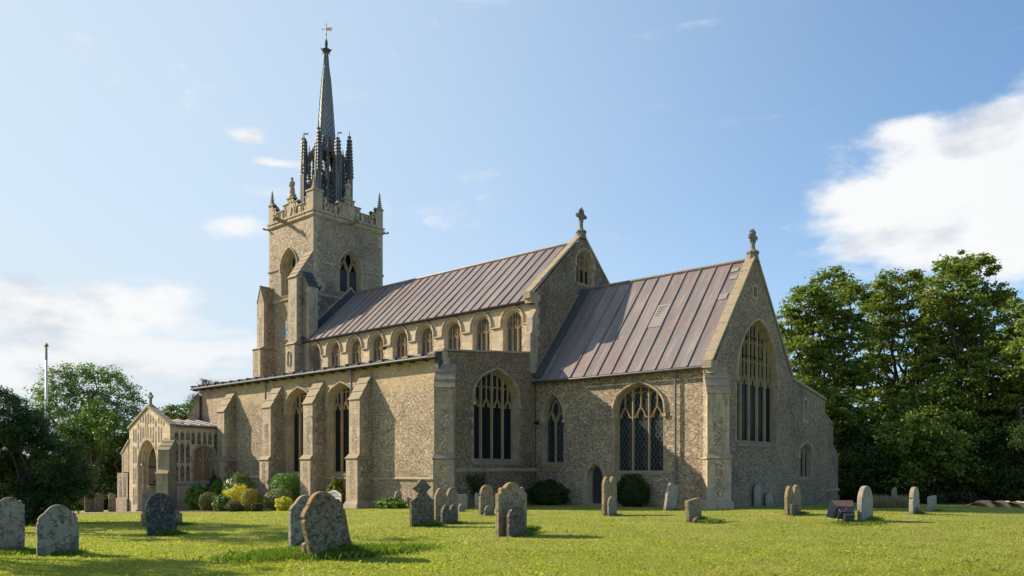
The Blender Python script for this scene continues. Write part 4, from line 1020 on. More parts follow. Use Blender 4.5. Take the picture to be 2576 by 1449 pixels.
def parapet(fr, u0, u1):
    L = u1 - u0; z0 = 19.34; lv = [0.93, 1.26, 1.62]
    seg = [(0, .10, 2), (.10, .17, 1), (.17, .34, 0), (.34, .43, 1), (.43, .57, 2), (.57, .66, 1), (.66, .83, 0), (.83, .90, 1), (.90, 1, 2)]
    out = [(u0, z0), (u1, z0)]
    for a, b, l in reversed(seg): out += [(u0 + L * b, z0 + lv[l] - .34), (u0 + L * a, z0 + lv[l] - .34)]
    o2 = []
    for p in out:
        if not o2 or (abs(o2[-1][0] - p[0]) + abs(o2[-1][1] - p[1])) > 1e-4: o2.append(p)
    holes = []
    def hole(c, wd, va, vb, pointed=True):
        holes.append(arch(u0 + L * c - wd / 2, u0 + L * c + wd / 2, z0 + va, z0 + vb - wd * .4, z0 + vb, 6))
    for c in (.125, .345, .44 + .21, .875): hole(c, .26, .10, .60)
    def trefs(c, z):
        for du, dv in ((-.13, .13), (.13, .13), (0, -.12)):
            holes.append([(u0 + L * c + du + .095 * math.cos(t * math.pi / 3), z0 + z + dv + .105 * math.sin(t * math.pi / 3)) for t in range(6)])
    for c in (.20, .80): trefs(c, .34)
    for c in (.27, .73):
        for dv in (.18, .34, .48): holes.append([(u0 + L * c + .075 * math.cos(t * math.pi / 3), z0 + dv + .065 * math.sin(t * math.pi / 3)) for t in range(6)])
    for c in (.485, .515): holes.append([(u0 + L * c + (.07 if c > .5 else -.07) + .075 * math.cos(t * math.pi / 3), z0 + 1.0 + .10 * math.sin(t * math.pi / 3)) for t in range(6)])
    for c in (.385, .615, .135, .865):
        holes.append([(u0 + L * c + .085 * math.cos(t * math.pi / 3), z0 + .74 + .085 * math.sin(t * math.pi / 3)) for t in range(6)])
    mb = MB(); th = .26
    mb.panel(fr, o2, holes, 0.02, 0); mb.panel(fr, o2, holes, -th, 0)
    for h_ in holes: mb.ring(fr, h_, .02, h_, -th)
    # shields and tracery in relief
    for c in (.5,):
        s = [(u0 + L * c - .2, z0 + .58), (u0 + L * c + .2, z0 + .58), (u0 + L * c + .17, z0 + .3), (u0 + L * c, z0 + .1), (u0 + L * c - .17, z0 + .3)]; mb.prism(fr, s, .02, .08)
    for c in (.385, .615, .235, .765):
        mb.bar(fr, [(u0 + L * c - .12, z0 + .1), (u0 + L * c - .12, z0 + .6), (u0 + L * c + .12, z0 + .6), (u0 + L * c + .12, z0 + .1), (u0 + L * c - .12, z0 + .45)], .05, .02, .06)
    p = part(mb, 'parapet', M['stone'])
    cb = MB()
    for a, b, l in seg:
        z = z0 + lv[l] - .34; ea = .05 if (l > 0) else 0
        cb.hexa([fr(u0 + L * a - ea, z, .08), fr(u0 + L * b + ea, z, .08), fr(u0 + L * b + ea, z, -th - .06), fr(u0 + L * a - ea, z, -th - .06),
                 fr(u0 + L * a - ea, z + .07, .08), fr(u0 + L * b + ea, z + .07, .08), fr(u0 + L * b + ea, z + .15, -th * .5), fr(u0 + L * a - ea, z + .15, -th * .5)])
    part(cb, 'coping', M['coping'], p)
    return p
parapet(FS(Ty0), Tx0, Tx1); parapet(FE(Tx1), Ty0, Ty1)
parapet(FN(Ty1), Tx0, Tx1); parapet(FW(Tx0), Ty0, Ty1)
def pinn(x, y, z, h, w0=.17, broken=False):
    mb = MB(); mb.box(x - w0, x + w0, y - w0, y + w0, z, z + h * .30)
    if broken: mb.lathe((x, y, z), [(w0 * 1.1, h * .3), (w0 * .7, h * .6), (w0 * .42, h * .8), (w0 * .25, h)], 4, math.pi / 4)
    else:
        mb.lathe((x, y, z), [(w0 * 1.15, h * .30), (w0 * .85, h * .36), (.015, h)], 4, math.pi / 4)
    n = 6
    for i in range(n):
        t = i / n; r = w0 * .85 * (1 - t) + .02; zz = z + h * (.38 + .56 * t)
        for a in range(4): mb.ball((x + math.cos(a * math.pi / 2 + .78) * r, y + math.sin(a * math.pi / 2 + .78) * r, zz), .045, .045, .04, 5, 3)
    return part(mb, 'pinnacle', M['coping' if broken else 'stone_grey'])
pinn(Tx0 + .16, Ty0 + .16, 20.4, 1.45, .13); pinn(Tx1 - .16, Ty1 - .16, 20.4, 1.6, .13); pinn(Tx0 + .16, Ty1 - .16, 20.4, 1.45, .13); pinn(Tx1 - .2, Ty0 + .2, 20.6, 1.15, .14, True)
mb = MB(); mb.box(Tx1 - .72, Tx1 + .06, Ty0 - .06, Ty0 + .72, 19.34, 20.62); mb.box(Tx1 - .78, Tx1 + .12, Ty0 - .12, Ty0 + .78, 20.62, 20.74); part(mb, 'corner_pier', M['stone'])
def statue(x, y, z, rot):
    mb = MB(); c, s = math.cos(rot), math.sin(rot)
    mb.box(x - .2, x + .2, y - .2, y + .2, z - .25, z)
    mb.lathe((x, y, z), [(.19, 0), (.20, .15), (.16, .5), (.155, .62), (.20, .78), (.185, .88), (.08, .95), (.065, .98)], 10)
    mb.ball((x + c * .02, y + s * .02, z + 1.08), .095, .095, .125, 8, 6); mb.ball((x + c * .02, y + s * .02, z + 1.13), .12, .12, .06, 8, 4)
    for sg in (-1, 1):
        sh = Vector((x - s * .17 * sg, y + c * .17 * sg, z + .82)); el_ = Vector((x - s * .21 * sg + c * .06, y + c * .21 * sg + s * .06, z + .6)); hd = Vector((x + c * .2, y + s * .2, z + .66))
        mb.tube(sh, el_, .06, .05, 6); mb.tube(el_, hd, .05, .04, 6)
    mb.tube(Vector((x + c * .2, y + s * .2, z + .5)), Vector((x + c * .17, y + s * .17, z + .85)), .06, .05, 6)
    return part(mb, 'statue', M['stone'], smooth=True)
statue((Tx0 + Tx1) / 2 , Ty0 + .14, 20.95, R(-90)); statue(Tx1 - .14, (Ty0 + Ty1) / 2, 20.95, 0.0)
mb = MB(); mb.box(Tx0 + .2, Tx1 - .2, Ty0 + .2, Ty1 - .2, 18.5, 19.5); part(mb, 'tower_roof', M['lead_dark'])

# ---- spire
cx0, cy0 = SPC; mb = MB()
mb.lathe((cx0, cy0, 0), [(1.05, 19.4), (.93, 20.6), (.84, 23.0), (.90, 23.05), (.90, 23.12), (.78, 23.14)], 8, R(14.5))
sp_ = part(mb, 'spire', M['spire'])
mb = MB()
mb.lathe((cx0, cy0, 0), [(.86, 24.55), (.80, 24.7), (.70, 25.2), (.615, 26.0), (.48, 28.05), (.335, 29.9), (.18, 31.05), (.12, 32.0)], 8, R(14.5))
for i in range(8):   # rolls on the arrises
    a = R(14.5 + 45 * i); pr_ = [(.86, 24.55), (.70, 25.2), (.615, 26.0), (.48, 28.05), (.335, 29.9), (.18, 31.05), (.12, 32.0)]
    for (r0, z0), (r1, z1) in zip(pr_, pr_[1:]): mb.tube((cx0 + r0 * math.cos(a), cy0 + r0 * math.sin(a), z0), (cx0 + r1 * math.cos(a), cy0 + r1 * math.sin(a), z1), .035, .03, 5)
part(mb, 'needle', M['spire'], sp_)
mb = MB()
for i in range(8):
    a = R(14.5 + 45 * i); r = .70; c, s = math.cos(a), math.sin(a)
    mb.tube((cx0 + r * c, cy0 + r * s, 23.0), (cx0 + r * c, cy0 + r * s, 24.7), .12, .12, 6)
    a2 = R(14.5 + 45 * (i + 1)); m0 = Vector((cx0 + r * c, cy0 + r * s, 24.3)); m1 = Vector((cx0 + r * math.cos(a2), cy0 + r * math.sin(a2), 24.3)); mm = (m0 + m1) / 2 + Vector((0, 0, .28))
    for p, q in ((m0, mm), (mm, m1)): mb.tube(p, q, .07, .07, 5)
mb.tube((cx0, cy0, 23), (cx0, cy0, 24.8), .13, .13, 8)
part(mb, 'lantern', M['lead_dark'], sp_)
# herringbone battens on the base drum
mb = MB()
for i in range(8):
    a0_, a1_ = R(14.5 + 45 * i), R(14.5 + 45 * (i + 1)); z = 19.8
    while z < 22.9:
        r = 1.0 - (z - 19.4) * .04
        p0 = Vector((cx0 + r * math.cos(a0_), cy0 + r * math.sin(a0_), z + .35)); p2 = Vector((cx0 + r * math.cos(a1_), cy0 + r * math.sin(a1_), z + .35)); p1 = (p0 + p2) / 2; p1.z = z
        mb.tube(p0, p1, .035, .035, 4); mb.tube(p1, p2, .035, .035, 4); z += .34
part(mb, 'batten', M['lead_dark'], sp_)
for i in range(8):
    a = R(-8 + 45 * i); c, s = math.cos(a), math.sin(a); r = 1.72; x, y = cx0 + r * c, cy0 + r * s; zt = 25.75 if i % 2 else 25.2
    mb = MB(); mb.lathe((x, y, 0), [(.19, 19.5), (.17, 22.6), (.22, 22.7), (.18, 22.9), (.135, 24.2), (.095, 25.0), (.06, zt)], 8)
    for k in range(2):
        b = a + (.9 if k else -.9); xx, yy = x + math.cos(b) * .22, y + math.sin(b) * .22; mb.lathe((xx, yy, 0), [(.06, 19.5), (.06, 23.3), (.08, 23.4), (.015, 24.3)], 6)
    z = 22.8
    while z < zt - .1:
        rr = .235 - (z - 23) * .045
        for k in range(6):
            b = a + k * math.pi / 3; q = Vector((x + math.cos(b) * rr, y + math.sin(b) * rr, z)); mb.box(q.x - .055, q.x + .055, q.y - .055, q.y + .055, z, z + .14)
        z += .24
    mb.lathe((x, y, 0), [(.07, zt - .05), (.15, zt), (.13, zt + .08), (.03, zt + .1), (.015, zt + .5)], 8)
    pn = part(mb, 'pinnacle', M['lead_crown'], sp_)
    mb = MB()   # flying buttress with a crocketed back
    tang = Vector((-s, c, 0)) * .06
    for (ra, za, rb, zb_, th) in ((.62, 25.7, 1.0, 24.75, .42), (1.0, 24.75, 1.6, 23.9, .45), (.80, 22.9, 1.6, 21.9, .45)):
        A = Vector((cx0 + ra * c, cy0 + ra * s, za)); B = Vector((cx0 + rb * c, cy0 + rb * s, zb_)); dz = Vector((0, 0, -th))
        mb.hexa([A - tang + dz, A + tang + dz, B + tang + dz, B - tang + dz, A - tang, A + tang, B + tang, B - tang])
        for k in range(4):
            t = (k + .5) / 4; q = A.lerp(B, t)
            if th > .35: mb.ball((q.x, q.y, q.z + .05), .09, .09, .11, 6, 4)
    part(mb, 'flyer', M['lead_crown'], sp_)
    b2 = a + math.pi / 8; x2, y2 = cx0 + 1.2 * math.cos(b2), cy0 + 1.2 * math.sin(b2)
    mb = MB(); mb.lathe((x2, y2, 0), [(.11, 19.5), (.10, 23.4), (.15, 23.5), (.10, 23.7), (.06, 24.5), (.02, 25.1)], 8)
    z = 22.4
    while z < 24.7:
        rr = .13 - (z - 22.4) * .03
        for k in range(5): mb.ball((x2 + math.cos(k * 1.257) * rr, y2 + math.sin(k * 1.257) * rr, z), .06, .06, .06, 5, 3)
        z += .24
    part(mb, 'pinnacle', M['lead_crown'], sp_)
    if i in (0, 2, 6):
        mb = MB(); q = Vector((x, y, zt + .42)); mb.prism(lambda u, v, d=0.: q + Vector((math.cos(PHI) * u, math.sin(PHI) * u, v)) + Vector((-math.sin(PHI), math.cos(PHI), 0)) * d, [(0, -.04), (.2, -.04), (.3, -.1), (.24, 0), (.3, .08), (.2, .05), (0, .05)], -.01, .01); part(mb, 'vane', M['lead_dark'], sp_)
mb = MB()   # crown collar
mb.lathe((cx0, cy0, 0), [(.12, 31.95), (.20, 32.0), (.30, 32.12), (.34, 32.2), (.22, 32.25), (.10, 32.3), (.10, 32.55), (.13, 32.6), (.09, 32.65), (.11, 32.75), (.06, 32.95), (.03, 33.0)], 8)
for i in range(8):
    a = i * math.pi / 4 + .2; c, s = math.cos(a), math.sin(a)
    mb.tube((cx0 + .28 * c, cy0 + .28 * s, 32.15), (cx0 + .42 * c, cy0 + .42 * s, 32.32 if i % 2 else 32.0), .06, .012, 5)
part(mb, 'collar', M['lead_dark'], sp_)
mb = MB(); vf = lambda u, v, d=0.: Vector((cx0 + math.cos(PHI) * u - math.sin(PHI) * d, cy0 + math.sin(PHI) * u + math.cos(PHI) * d, v))
mb.tube((cx0, cy0, 32.95), (cx0, cy0, 34.2), .028, .015, 6); mb.tube(vf(-.34, 33.71), vf(0, 33.71), .013, .013, 5); mb.tube(vf(-.28, 33.63), vf(-.28, 33.79), .012, .012, 5)
mb.tube(vf(-.07, 34.02), vf(.07, 34.02), .012, .012, 5); mb.lathe((cx0, cy0, 0), [(.03, 33.3), (.05, 33.33), (.03, 33.38)], 6)
wv = part(mb, 'weather_vane', M['iron'], sp_)
mb = MB(); mb.prism(vf, [(.03, 33.60), (.27, 33.61), (.34, 33.59), (.50, 33.66), (.38, 33.67), (.29, 33.71), (.38, 33.77), (.48, 33.82), (.34, 33.84), (.27, 33.82), (.03, 33.82)], -.012, .012)
part(mb, 'flag', M['gilt'], wv)

# ================================================================ PORCH (part of the church)
Px0, Px1, Py = -50.15, -44.85, 21.5; pf, pe = FS(Py), FE(Px1); pc = -47.6
mb = MB()
O_a = arch(-48.98, -46.48, -0.9, 1.95, 3.42)
mb.panel(pf, [(Px0, -1.3), (Px1, -1.3), (Px1, 4.15), (pc, 5.3), (Px0, 4.15)], [O_a])
O_pw = arch(22.92, 24.15, 0.95, 2.62, 2.98)
mb.panel(pe, [(Py, -1.3), (Ya, -1.3), (Ya, 4.15), (Py, 4.15)], [O_pw])
mb.poly([(Px0, Py, -1.3), (Px0, Ya, -1.3), (Px0, Ya, 4.15), (Px0, Py, 4.15)])
# inner faces
mb.panel(FW(Px0 + .45), [(Py + .5, -1), (Ya - .05, -1), (Ya - .05, 4.1), (Py + .5, 4.1)], (), 0, 1); mb.poly([(Px1 - .45, Py + .5, -1), (Px1 - .45, Ya - .05, -1), (Px1 - .45, Ya - .05, 4.1), (Px1 - .45, Py + .5, 4.1)], 1)
mb.poly([(Px0 + .45, Ya - .04, -1), (Px1 - .45, Ya - .04, -1), (Px1 - .45, Ya - .04, 4.1), (Px0 + .45, Ya - .04, 4.1)], 1)
part(mb, 'porch_wall', [M['stone_pale'], M['plaster']])
# flushwork panels: knapped flint set in cusped stone frames
def flush(fr, name, cells):
    mb = MB()
    for u0, u1, v0, v1 in cells:
        wd = u1 - u0; c = (u0 + u1) / 2; hs = v1 - wd * .75
        pl = [(u0, v0), (u1, v0), (u1, hs), (u1 - wd * .16, hs + wd * .22), (c + wd * .17, hs + wd * .30), (c + wd * .2, v1 - wd * .15), (c, v1), (c - wd * .2, v1 - wd * .15), (c - wd * .17, hs + wd * .30), (u0 + wd * .16, hs + wd * .22), (u0, hs)]
        mb.panel(fr, pl, (), .006)
    return part(mb, name, M['flush'])
hx = lambda a, b: onX(276.7 + .22998 * a, 974.8 + .22998 * b, Px1); hy = lambda a, b: onY(276.7 + .22998 * a, 974.8 + .22998 * b, Py)
cells = []
for k, c in enumerate((727, 790, 852)):
    y0 = hx(c - 21, 0)[0]; y1 = hx(c + 20, 0)[0]
    cells += [(y0, y1, 3.34, 3.86), (y0, y1, 2.02, 3.22), (y0, y1, .98, 1.96)]
for c in (911, 975, 1036, 1093): cells.append((hx(c - 20, 0)[0], hx(c + 19, 0)[0], 3.12, 3.88))
cells.append((hx(1135, 0)[0], hx(1183, 0)[0], 2.2, 3.84)); cells.append((hx(1145, 0)[0], hx(1180, 0)[0], 1.0, 2.1))
flush(pe, 'flushwork', cells)
cells = []
def col(px, tops):
    u0, u1 = hy(px - 8, 0)[0], hy(px + 8, 0)[0]
    for a, b in tops: cells.append((u0, u1, hy(px, b)[1], hy(px, a)[1]))
col(260, [(445, 600), (630, 830), (860, 1055), (1085, 1280)]); col(284, [(445, 600), (640, 830), (860, 1055), (1085, 1280)])
col(310, [(380, 460), (480, 680)]); col(337, [(330, 385), (415, 600)]); col(364, [(300, 385), (420, 560)])
col(392, [(285, 400)]); col(419, [(265, 400)]); col(445, [(290, 385), (425, 560)]); col(474, [(310, 400), (420, 600)])
col(503, [(345, 440), (465, 680)]); col(534, [(320, 390), (415, 600), (625, 830)]); col(562, [(340, 400), (430, 590)]); col(534, [(840, 930)])
col(590, [(360, 420)])
flush(pf, 'flushwork', cells)
flush(FS(Py - .05), 'flushwork', [(-51.42, -51.1, -.05, 1.25), (-50.85, -50.52, -.05, 1.25)])
# archway mouldings
mb = MB(); prof = [(-.12, .015), (0, .015), (.05, -.08), (.05, -.14), (.13, -.20), (.13, -.28), (.22, -.34), (.22, -.42), (.32, -.50)]
for (a, da), (b, db) in zip(prof, prof[1:]):
    A_ = arch(-48.98 + a, -46.48 - a, -0.9, 1.95, 3.42 - a * 1.1); B_ = arch(-48.98 + b, -46.48 - b, -0.9, 1.95, 3.42 - b * 1.1)
    mb.ring(pf, A_[1:] + [A_[0]], da, B_[1:] + [B_[0]], db, closed=False)
for u in (-48.85, -46.61):
    mb.tube(pf(u + (.12 if u < -47 else -.12), -.8, -.22), pf(u + (.12 if u < -47 else -.12), 1.9, -.22), .06, .06, 8); mb.prism(pf, [(u - .1, 1.9), (u + .26, 1.9), (u + .26, 2.02), (u - .1, 2.02)], -.4, -.08)
part(mb, 'porch_arch', M['stone'])
mb = MB(); mb.ring(pf, arch(-48.02, -47.58, 3.55, 4.1, 4.38, 6), .02, arch(-47.94, -47.66, 3.62, 4.08, 4.28, 6), -.0); mb.ring(pf, arch(-47.94, -47.66, 3.62, 4.08, 4.28, 6), .0, arch(-47.94, -47.66, 3.62, 4.08, 4.28, 6), -.18); mb.panel(pf, arch(-47.94, -47.66, 3.62, 4.08, 4.28, 6), (), .012)
part(mb, 'niche', M['stone_trac'])
window(pe, 22.92, 24.15, 0.95, 2.62, 2.98, 2, vl=2.12, g='glass_rust', reveal=.14, splay=.06, surround=.08, mw=.08, tiers=1, wt='stone', label_drop=.3, hood_w=.09)
string(pe, Py - .02, Ya, .86, .12, .07)
coping_ = MB()
for (a, za, b, zb_) in ((Px0 - .12, 4.12, pc, 5.34), (pc, 5.34, Px1 + .12, 4.12)):
    for i in range(7):
        t0, t1 = i / 7 + .004, (i + 1) / 7 - .004
        p0, p1 = (a + (b - a) * t0, za + (zb_ - za) * t0), (a + (b - a) * t1, za + (zb_ - za) * t1)
        coping_.prism(pf, [p0, p1, (p1[0], p1[1] + .13), (p0[0], p0[1] + .13)], -.35, .08)
part(coping_, 'coping', M['stone_grey'])
mb = MB(); X_, Y_ = pc, Py + .15
mb.lathe((X_, Y_, 5.35), [(.22, -.05), (.17, .12), (.09, .18), (.075, .6)], 8)
for a, b in ((0, .78), (.17, .62), (-.17, .62), (0, .48)): mb.ball((X_ + a, Y_, 5.35 + b), .11, .09, .11, 8, 5, jit=.1)
mb.box(X_ - .14, X_ + .14, Y_ - .06, Y_ + .06, 5.92, 6.02); part(mb, 'gable_cross', M['stone_grey'])
mb = MB()   # low pitched lead roof behind the gable
for s in (-1, 1):
    xe = pc + s * 2.95; ze = 4.16; zr = 4.62
    mb.hexa([(xe, Py + .3, ze), (xe, Ya, ze), (pc, Ya, zr), (pc, Py + .3, zr), (xe, Py + .3, ze + .05), (xe, Ya, ze + .05), (pc, Ya, zr + .05), (pc, Py + .3, zr + .05)])
    for i in range(6):
        y = Py + .45 + i * .64; mb.tube((xe, y, ze + .07), (pc, y, zr + .07), .04, .04, 6)
part(mb, 'porch_roof', M['lead_chancel'])
mb = MB(); mb.tube((Px1 + .12, Py + .3, 4.13), (Px1 + .12, Ya - .1, 4.13), .05, .05, 8); mb.tube((Px1 + .06, 24.42, 4.1), (Px1 + .06, 24.42, .2), .045, .045, 8); part(mb, 'gutter', M['pipe'])
# porch corner buttresses
mb = MB()
mb.prism(FS(Py - .0), [(-50.2, -1.2), (-50.2, 3.35), (-51.15, 2.6), (-51.15, 1.5), (-50.2, 1.5)], -.45, .02, 1)
mb.prism(FS(Py), [(-50.12, 3.4), (-50.12, 3.56), (-51.25, 2.7), (-51.25, 2.55)], -.5, .06, 2)
mb.prism(FS(Py), [(-51.12, 1.45), (-50.9, 1.45), (-50.9, 2.75), (-51.15, 2.6)], -.46, .03, 0)
mb.prism(FS(Py), [(-51.75, -1.2), (-50.25, -1.2), (-50.25, 1.45), (-51.75, 1.45)], -.6, .05, 0)
mb.prism(FS(Py), [(-51.85, -1.2), (-50.2, -1.2), (-50.2, -.12), (-51.85, -.12)], -.7, .14, 2)
part(mb, 'porch_buttress', [M['stone_grey'], M['flint_aisle'], M['stone_grey']])
b_ = buttress(0, 0, .70, .62, .78, 3.45, 2.75, 1.5, -1.1, fr=diagonal(Px1 - .12, Py + .1, R(-62)), mat=('stone_grey', 'stone_grey', 'stone_grey'), strip=False, plinth=.06)
# notice board inside the porch
xw = Px0 + .45
nb = empty('notice_board', (xw + .05, 22.6, 0.7), 'pink paper notices on a dark framed board on the wall inside the porch archway', 'notice board')
mb = MB(); mb.box(xw + .01, xw + .04, 21.95, 23.25, .75, 1.8); mb.build('board', M['plaster'], nb)
mb = MB()
for a in ((21.9, 23.3, .7, .76), (21.9, 23.3, 1.78, 1.84), (21.9, 21.96, .7, 1.84), (23.24, 23.3, .7, 1.84)): mb.box(xw + .04, xw + .08, *a)
mb.build('frame', M['oak'], nb)
for a in ((22.05, 22.6, 1.1, 1.38), (22.65, 23.15, 1.1, 1.38), (22.05, 22.6, .8, 1.06), (22.65, 23.15, .8, 1.06)):
    mb = MB(); mb.box(xw + .045, xw + .055, *a); mb.build('notice', M['paper'], nb)
mb = MB(); mb.box(xw + .057, xw + .059, 22.75, 23.05, .88, .98); mb.build('picture', M['oak'], nb)
# small lamps on the walls
def lamp(p, d, s=1.0):
    mb = MB(); p = Vector(p); d = Vector(d); mb.tube(p, p + d * .35 * s, .012, .012, 5); q = p + d * .35 * s
    mb.box(q.x - .1 * s, q.x + .1 * s, q.y - .06 * s, q.y + .04 * s, q.z - .07 * s, q.z + .07 * s)
    mb.tube(q, q + d * .1 * s + Vector((0, 0, -.05)), .09 * s, .11 * s, 8); return part(mb, 'floodlight', M['black'])
px_, pz_ = onY(742.1 + .24413 * 975, 742.1 + .24413 * 560, Yn); lamp((px_, Yn, pz_), (0, -1, 0.1))
lamp((Px1 - .5, Py - .05, 4.75), (.9, -.2, .25)); lamp((Xg - .2, 31.2, 7.75), (0.3, -1, 0), .7); lamp((Xg + .02, 31.1, 4.0), (1, -.3, 0), .9)
# sundial gnomon on the second buttress
mb = MB(); yy = Ya - .76; mb.tube((-35.1, yy, 4.42), (-35.5, yy - .35, 4.1), .012, .012, 5); mb.tube((-35.1, yy, 4.42), (-34.9, yy - .02, 4.1), .012, .012, 5); part(mb, 'sundial', M['iron'])

# ================================================================ HEADSTONES
def profile(kind, w_, h, n=10):
    """outline in (y, z), from bottom left over the top to bottom right"""
    a = w_ / 2; P = []
    def arc(cx_, cz, r, a0, a1, k=n, rz=None): return [(cx_ + r * math.cos(R(a0 + (a1 - a0) * i / k)), cz + (rz or r) * math.sin(R(a0 + (a1 - a0) * i / k))) for i in range(k + 1)]
    if kind == 'round': P = arc(0, h - a, a, 180, 0, 16)
    elif kind == 'flat': P = [(-a, h - .02), (-a * .9, h), (a * .5, h - .01), (a, h - .03)]
    elif kind == 'segment': P = [(-a, h - a * .35)] + arc(0, h - a * .55, a * .97, 165, 15, 12, a * .55) + [(a, h - a * .35)]
    elif kind == 'shoulder':   # square shoulders with a raised round head
        P = [(-a, h - a * .52), (-a * .84, h - a * .52)] + arc(-a * .70, h - a * .36, a * .12, 200, 90, 4) + arc(0, h - a * .62, a * .66, 150, 30, 12, a * .62) + arc(a * .70, h - a * .36, a * .12, 90, -20, 4) + [(a * .84, h - a * .52), (a, h - a * .52)]
    elif kind == 'ogee':       # scrolled shoulders rising to a broad arch
        P = [(-a, h - a * .98), (-a * .93, h - a * .93), (-a * .97, h - a * .80), (-a * .90, h - a * .66), (-a * .74, h - a * .50), (-a * .64, h - a * .44), (-a * .60, h - a * .34)] + arc(0, h - a * .60, a * .62, 152, 28, 12, a * .60) + [(a * .60, h - a * .34), (a * .64, h - a * .44), (a * .74, h - a * .50), (a * .90, h - a * .66), (a * .97, h - a * .80), (a * .93, h - a * .93), (a, h - a * .98)]
    elif kind == 'notch':      # round head on cut-back shoulders
        P = [(-a, h - a * 1.15), (-a * .80, h - a * 1.10), (-a * .92, h - a * .92)] + arc(0, h - a * .80, a * .90, 172, 8, 14, a * .80) + [(a * .92, h - a * .92), (a * .80, h - a * 1.10), (a, h - a * 1.15)]
    elif kind == 'twin':
        P = []
        for s in (-1, 1):
            c = s * a * .5; b = a * .5
            P += [(c - b, h - b * 1.3), (c - b * .9, h - b * .9), (c - b * .62, h - b * .5), (c - b * .5, h - b * .22)] + arc(c, h - b * .30, b * .42, 150, 30, 6, b * .30) + [(c + b * .5, h - b * .22), (c + b * .62, h - b * .5), (c + b * .9, h - b * .9), (c + b, h - b * 1.3)]
        P = [p for i, p in enumerate(P) if i == 0 or abs(p[0] - P[i - 1][0]) + abs(p[1] - P[i - 1][1]) > .004]
    elif kind == 'pointed': P = [(-a, h - a * 1.5)] + arc(-a * .62, h - a * 1.35, a * .36, 180, 60, 6) + [(-a * .36, h - a * .85), (-a * .28, h - a * .45), (-a * .12, h - a * .12), (0, h), (a * .12, h - a * .12), (a * .28, h - a * .45), (a * .36, h - a * .85)] + arc(a * .62, h - a * 1.35, a * .36, 120, 0, 6) + [(a, h - a * 1.5)]
    elif kind == 'oval': P = arc(0, h - a * 1.2, a, 180, 0, 16, a * 1.2)
    elif kind == 'gothic': r = 2 * a; P = arc(a, h - r * .866, r, 180, 120, 10) + arc(-a, h - r * .866, r, 60, 0, 10)[1:]
    elif kind == 'keyhole':    # ogival stone with a small lobed head above pointed arms
        P = [(-a, h * .56), (-a * .80, h * .58), (-a * .52, h * .65), (-a * .36, h * .73), (-a * .80, h * .825), (-a * .55, h * .875), (-a * .33, h * .93), (-a * .24, h * .97)] + arc(0, h - a * .16, a * .2, 150, 30, 6, a * .16) + [(a * .24, h * .97), (a * .33, h * .93), (a * .55, h * .875), (a * .80, h * .825), (a * .36, h * .73), (a * .52, h * .65), (a * .80, h * .58), (a, h * .56)]
    base = -.25
    return [(-a, base), (-a, .02)] + P + [(a, .02), (a, base)]
def stone(name, label, cat, loc, w_, h, kind, mat, t=.11, tilt=0, lean=0, yaw=0, group=None, carve=None):
    pl = profile(kind, w_, h); q = []
    for i, p in enumerate(pl):
        q.append(p); r_ = pl[(i + 1) % len(pl)]; L = math.hypot(r_[0] - p[0], r_[1] - p[1])
        if i < len(pl) - 1 and L > .3:
            for k in range(1, int(L / .15)): s = k / int(L / .15); q.append((p[0] + (r_[0] - p[0]) * s + rnd.uniform(-.006, .006), p[1] + (r_[1] - p[1]) * s))
    mb = MB(); fr = lambda u, v, d=0.: Vector((d, u, v))
    b = len(mb.v)
    mb.v += [tuple(fr(u, v, t / 2)) for u, v in q] + [tuple(fr(u, v, -t / 2)) for u, v in q]; n = len(q)
    mb.f += [tuple(range(n)), tuple(reversed(range(n, 2 * n)))] + [(i, n + i, n + (i + 1) % n, (i + 1) % n) for i in range(n)]; mb.mi += [0] * (n + 2)
    if carve:   # carved inscription panel standing a little proud
        cw, c0, c1 = carve; k2 = [(-cw, c0), (cw, c0), (cw, c1 - cw * .3)] + [(cw * math.cos(R(a)), c1 - cw * .3 + cw * .3 * math.sin(R(a))) for a in range(20, 180, 20)] + [(-cw, c1 - cw * .3)]
        mb.ring(fr, k2, t / 2 + .001, [(u * .96, v) for u, v in k2], t / 2 + .012); mb.poly([fr(u * .96, v, t / 2 + .012) for u, v in k2])
    o = mb.build(name, M[mat]); o.location = loc; o.rotation_euler = (R(tilt), R(lean), R(yaw)); o.rotation_mode = 'ZYX' if False else 'XYZ'
    bv = o.modifiers.new('bevel', 'BEVEL'); bv.width = .014; bv.segments = 2; bv.limit_method = 'ANGLE'; bv.angle_limit = R(50)
    return tag(o, label, cat, group)
TUFTS = []
def hs(label, xl, xr, yb, yt, kind, mat, t=.11, tilt=0, lean=0, yaw=0, name='headstone', cat='gravestone', grp='headstones standing in the churchyard', carve=None, tuft=.16, hk=1.0, X=None, Y=None, D=None):
    g = onG((xl + xr) / 2, yb); dr = px_dir((xl + xr) / 2, YH)
    if X or Y or D: g = dr * (X / dr.x if X else Y / dr.y if Y else D); g.z = H(g.x, g.y)
    ca, sa = math.cos(R(yaw)), math.sin(R(yaw))
    # true width from the two edges on the stone's own plane
    def edge(px):
        d = px_dir(px, YH); n_ = Vector((ca, sa, 0)); k = (g.dot(n_)) / d.dot(n_); p = d * k; return (p.x - g.x) * -sa + (p.y - g.y) * ca
    w_ = edge(xr) - edge(xl); fwd = g.x * -math.sin(PHI) + g.y * math.cos(PHI)
    h = (EYE + (YH - yt) / F_PX * fwd - g.z) * hk
    o = stone(name, label, cat, (g.x, g.y, g.z), abs(w_), h, kind, mat, t, tilt, lean, yaw, grp, carve)
    if tuft: TUFTS.append((g.x, g.y, abs(w_), tuft, yaw))
    return o
hs('broad grey lichened headstone cut off by the left edge of the picture', -18, 62, 1391, 1250.6, 'shoulder', 't_grey', .12, yaw=-14)
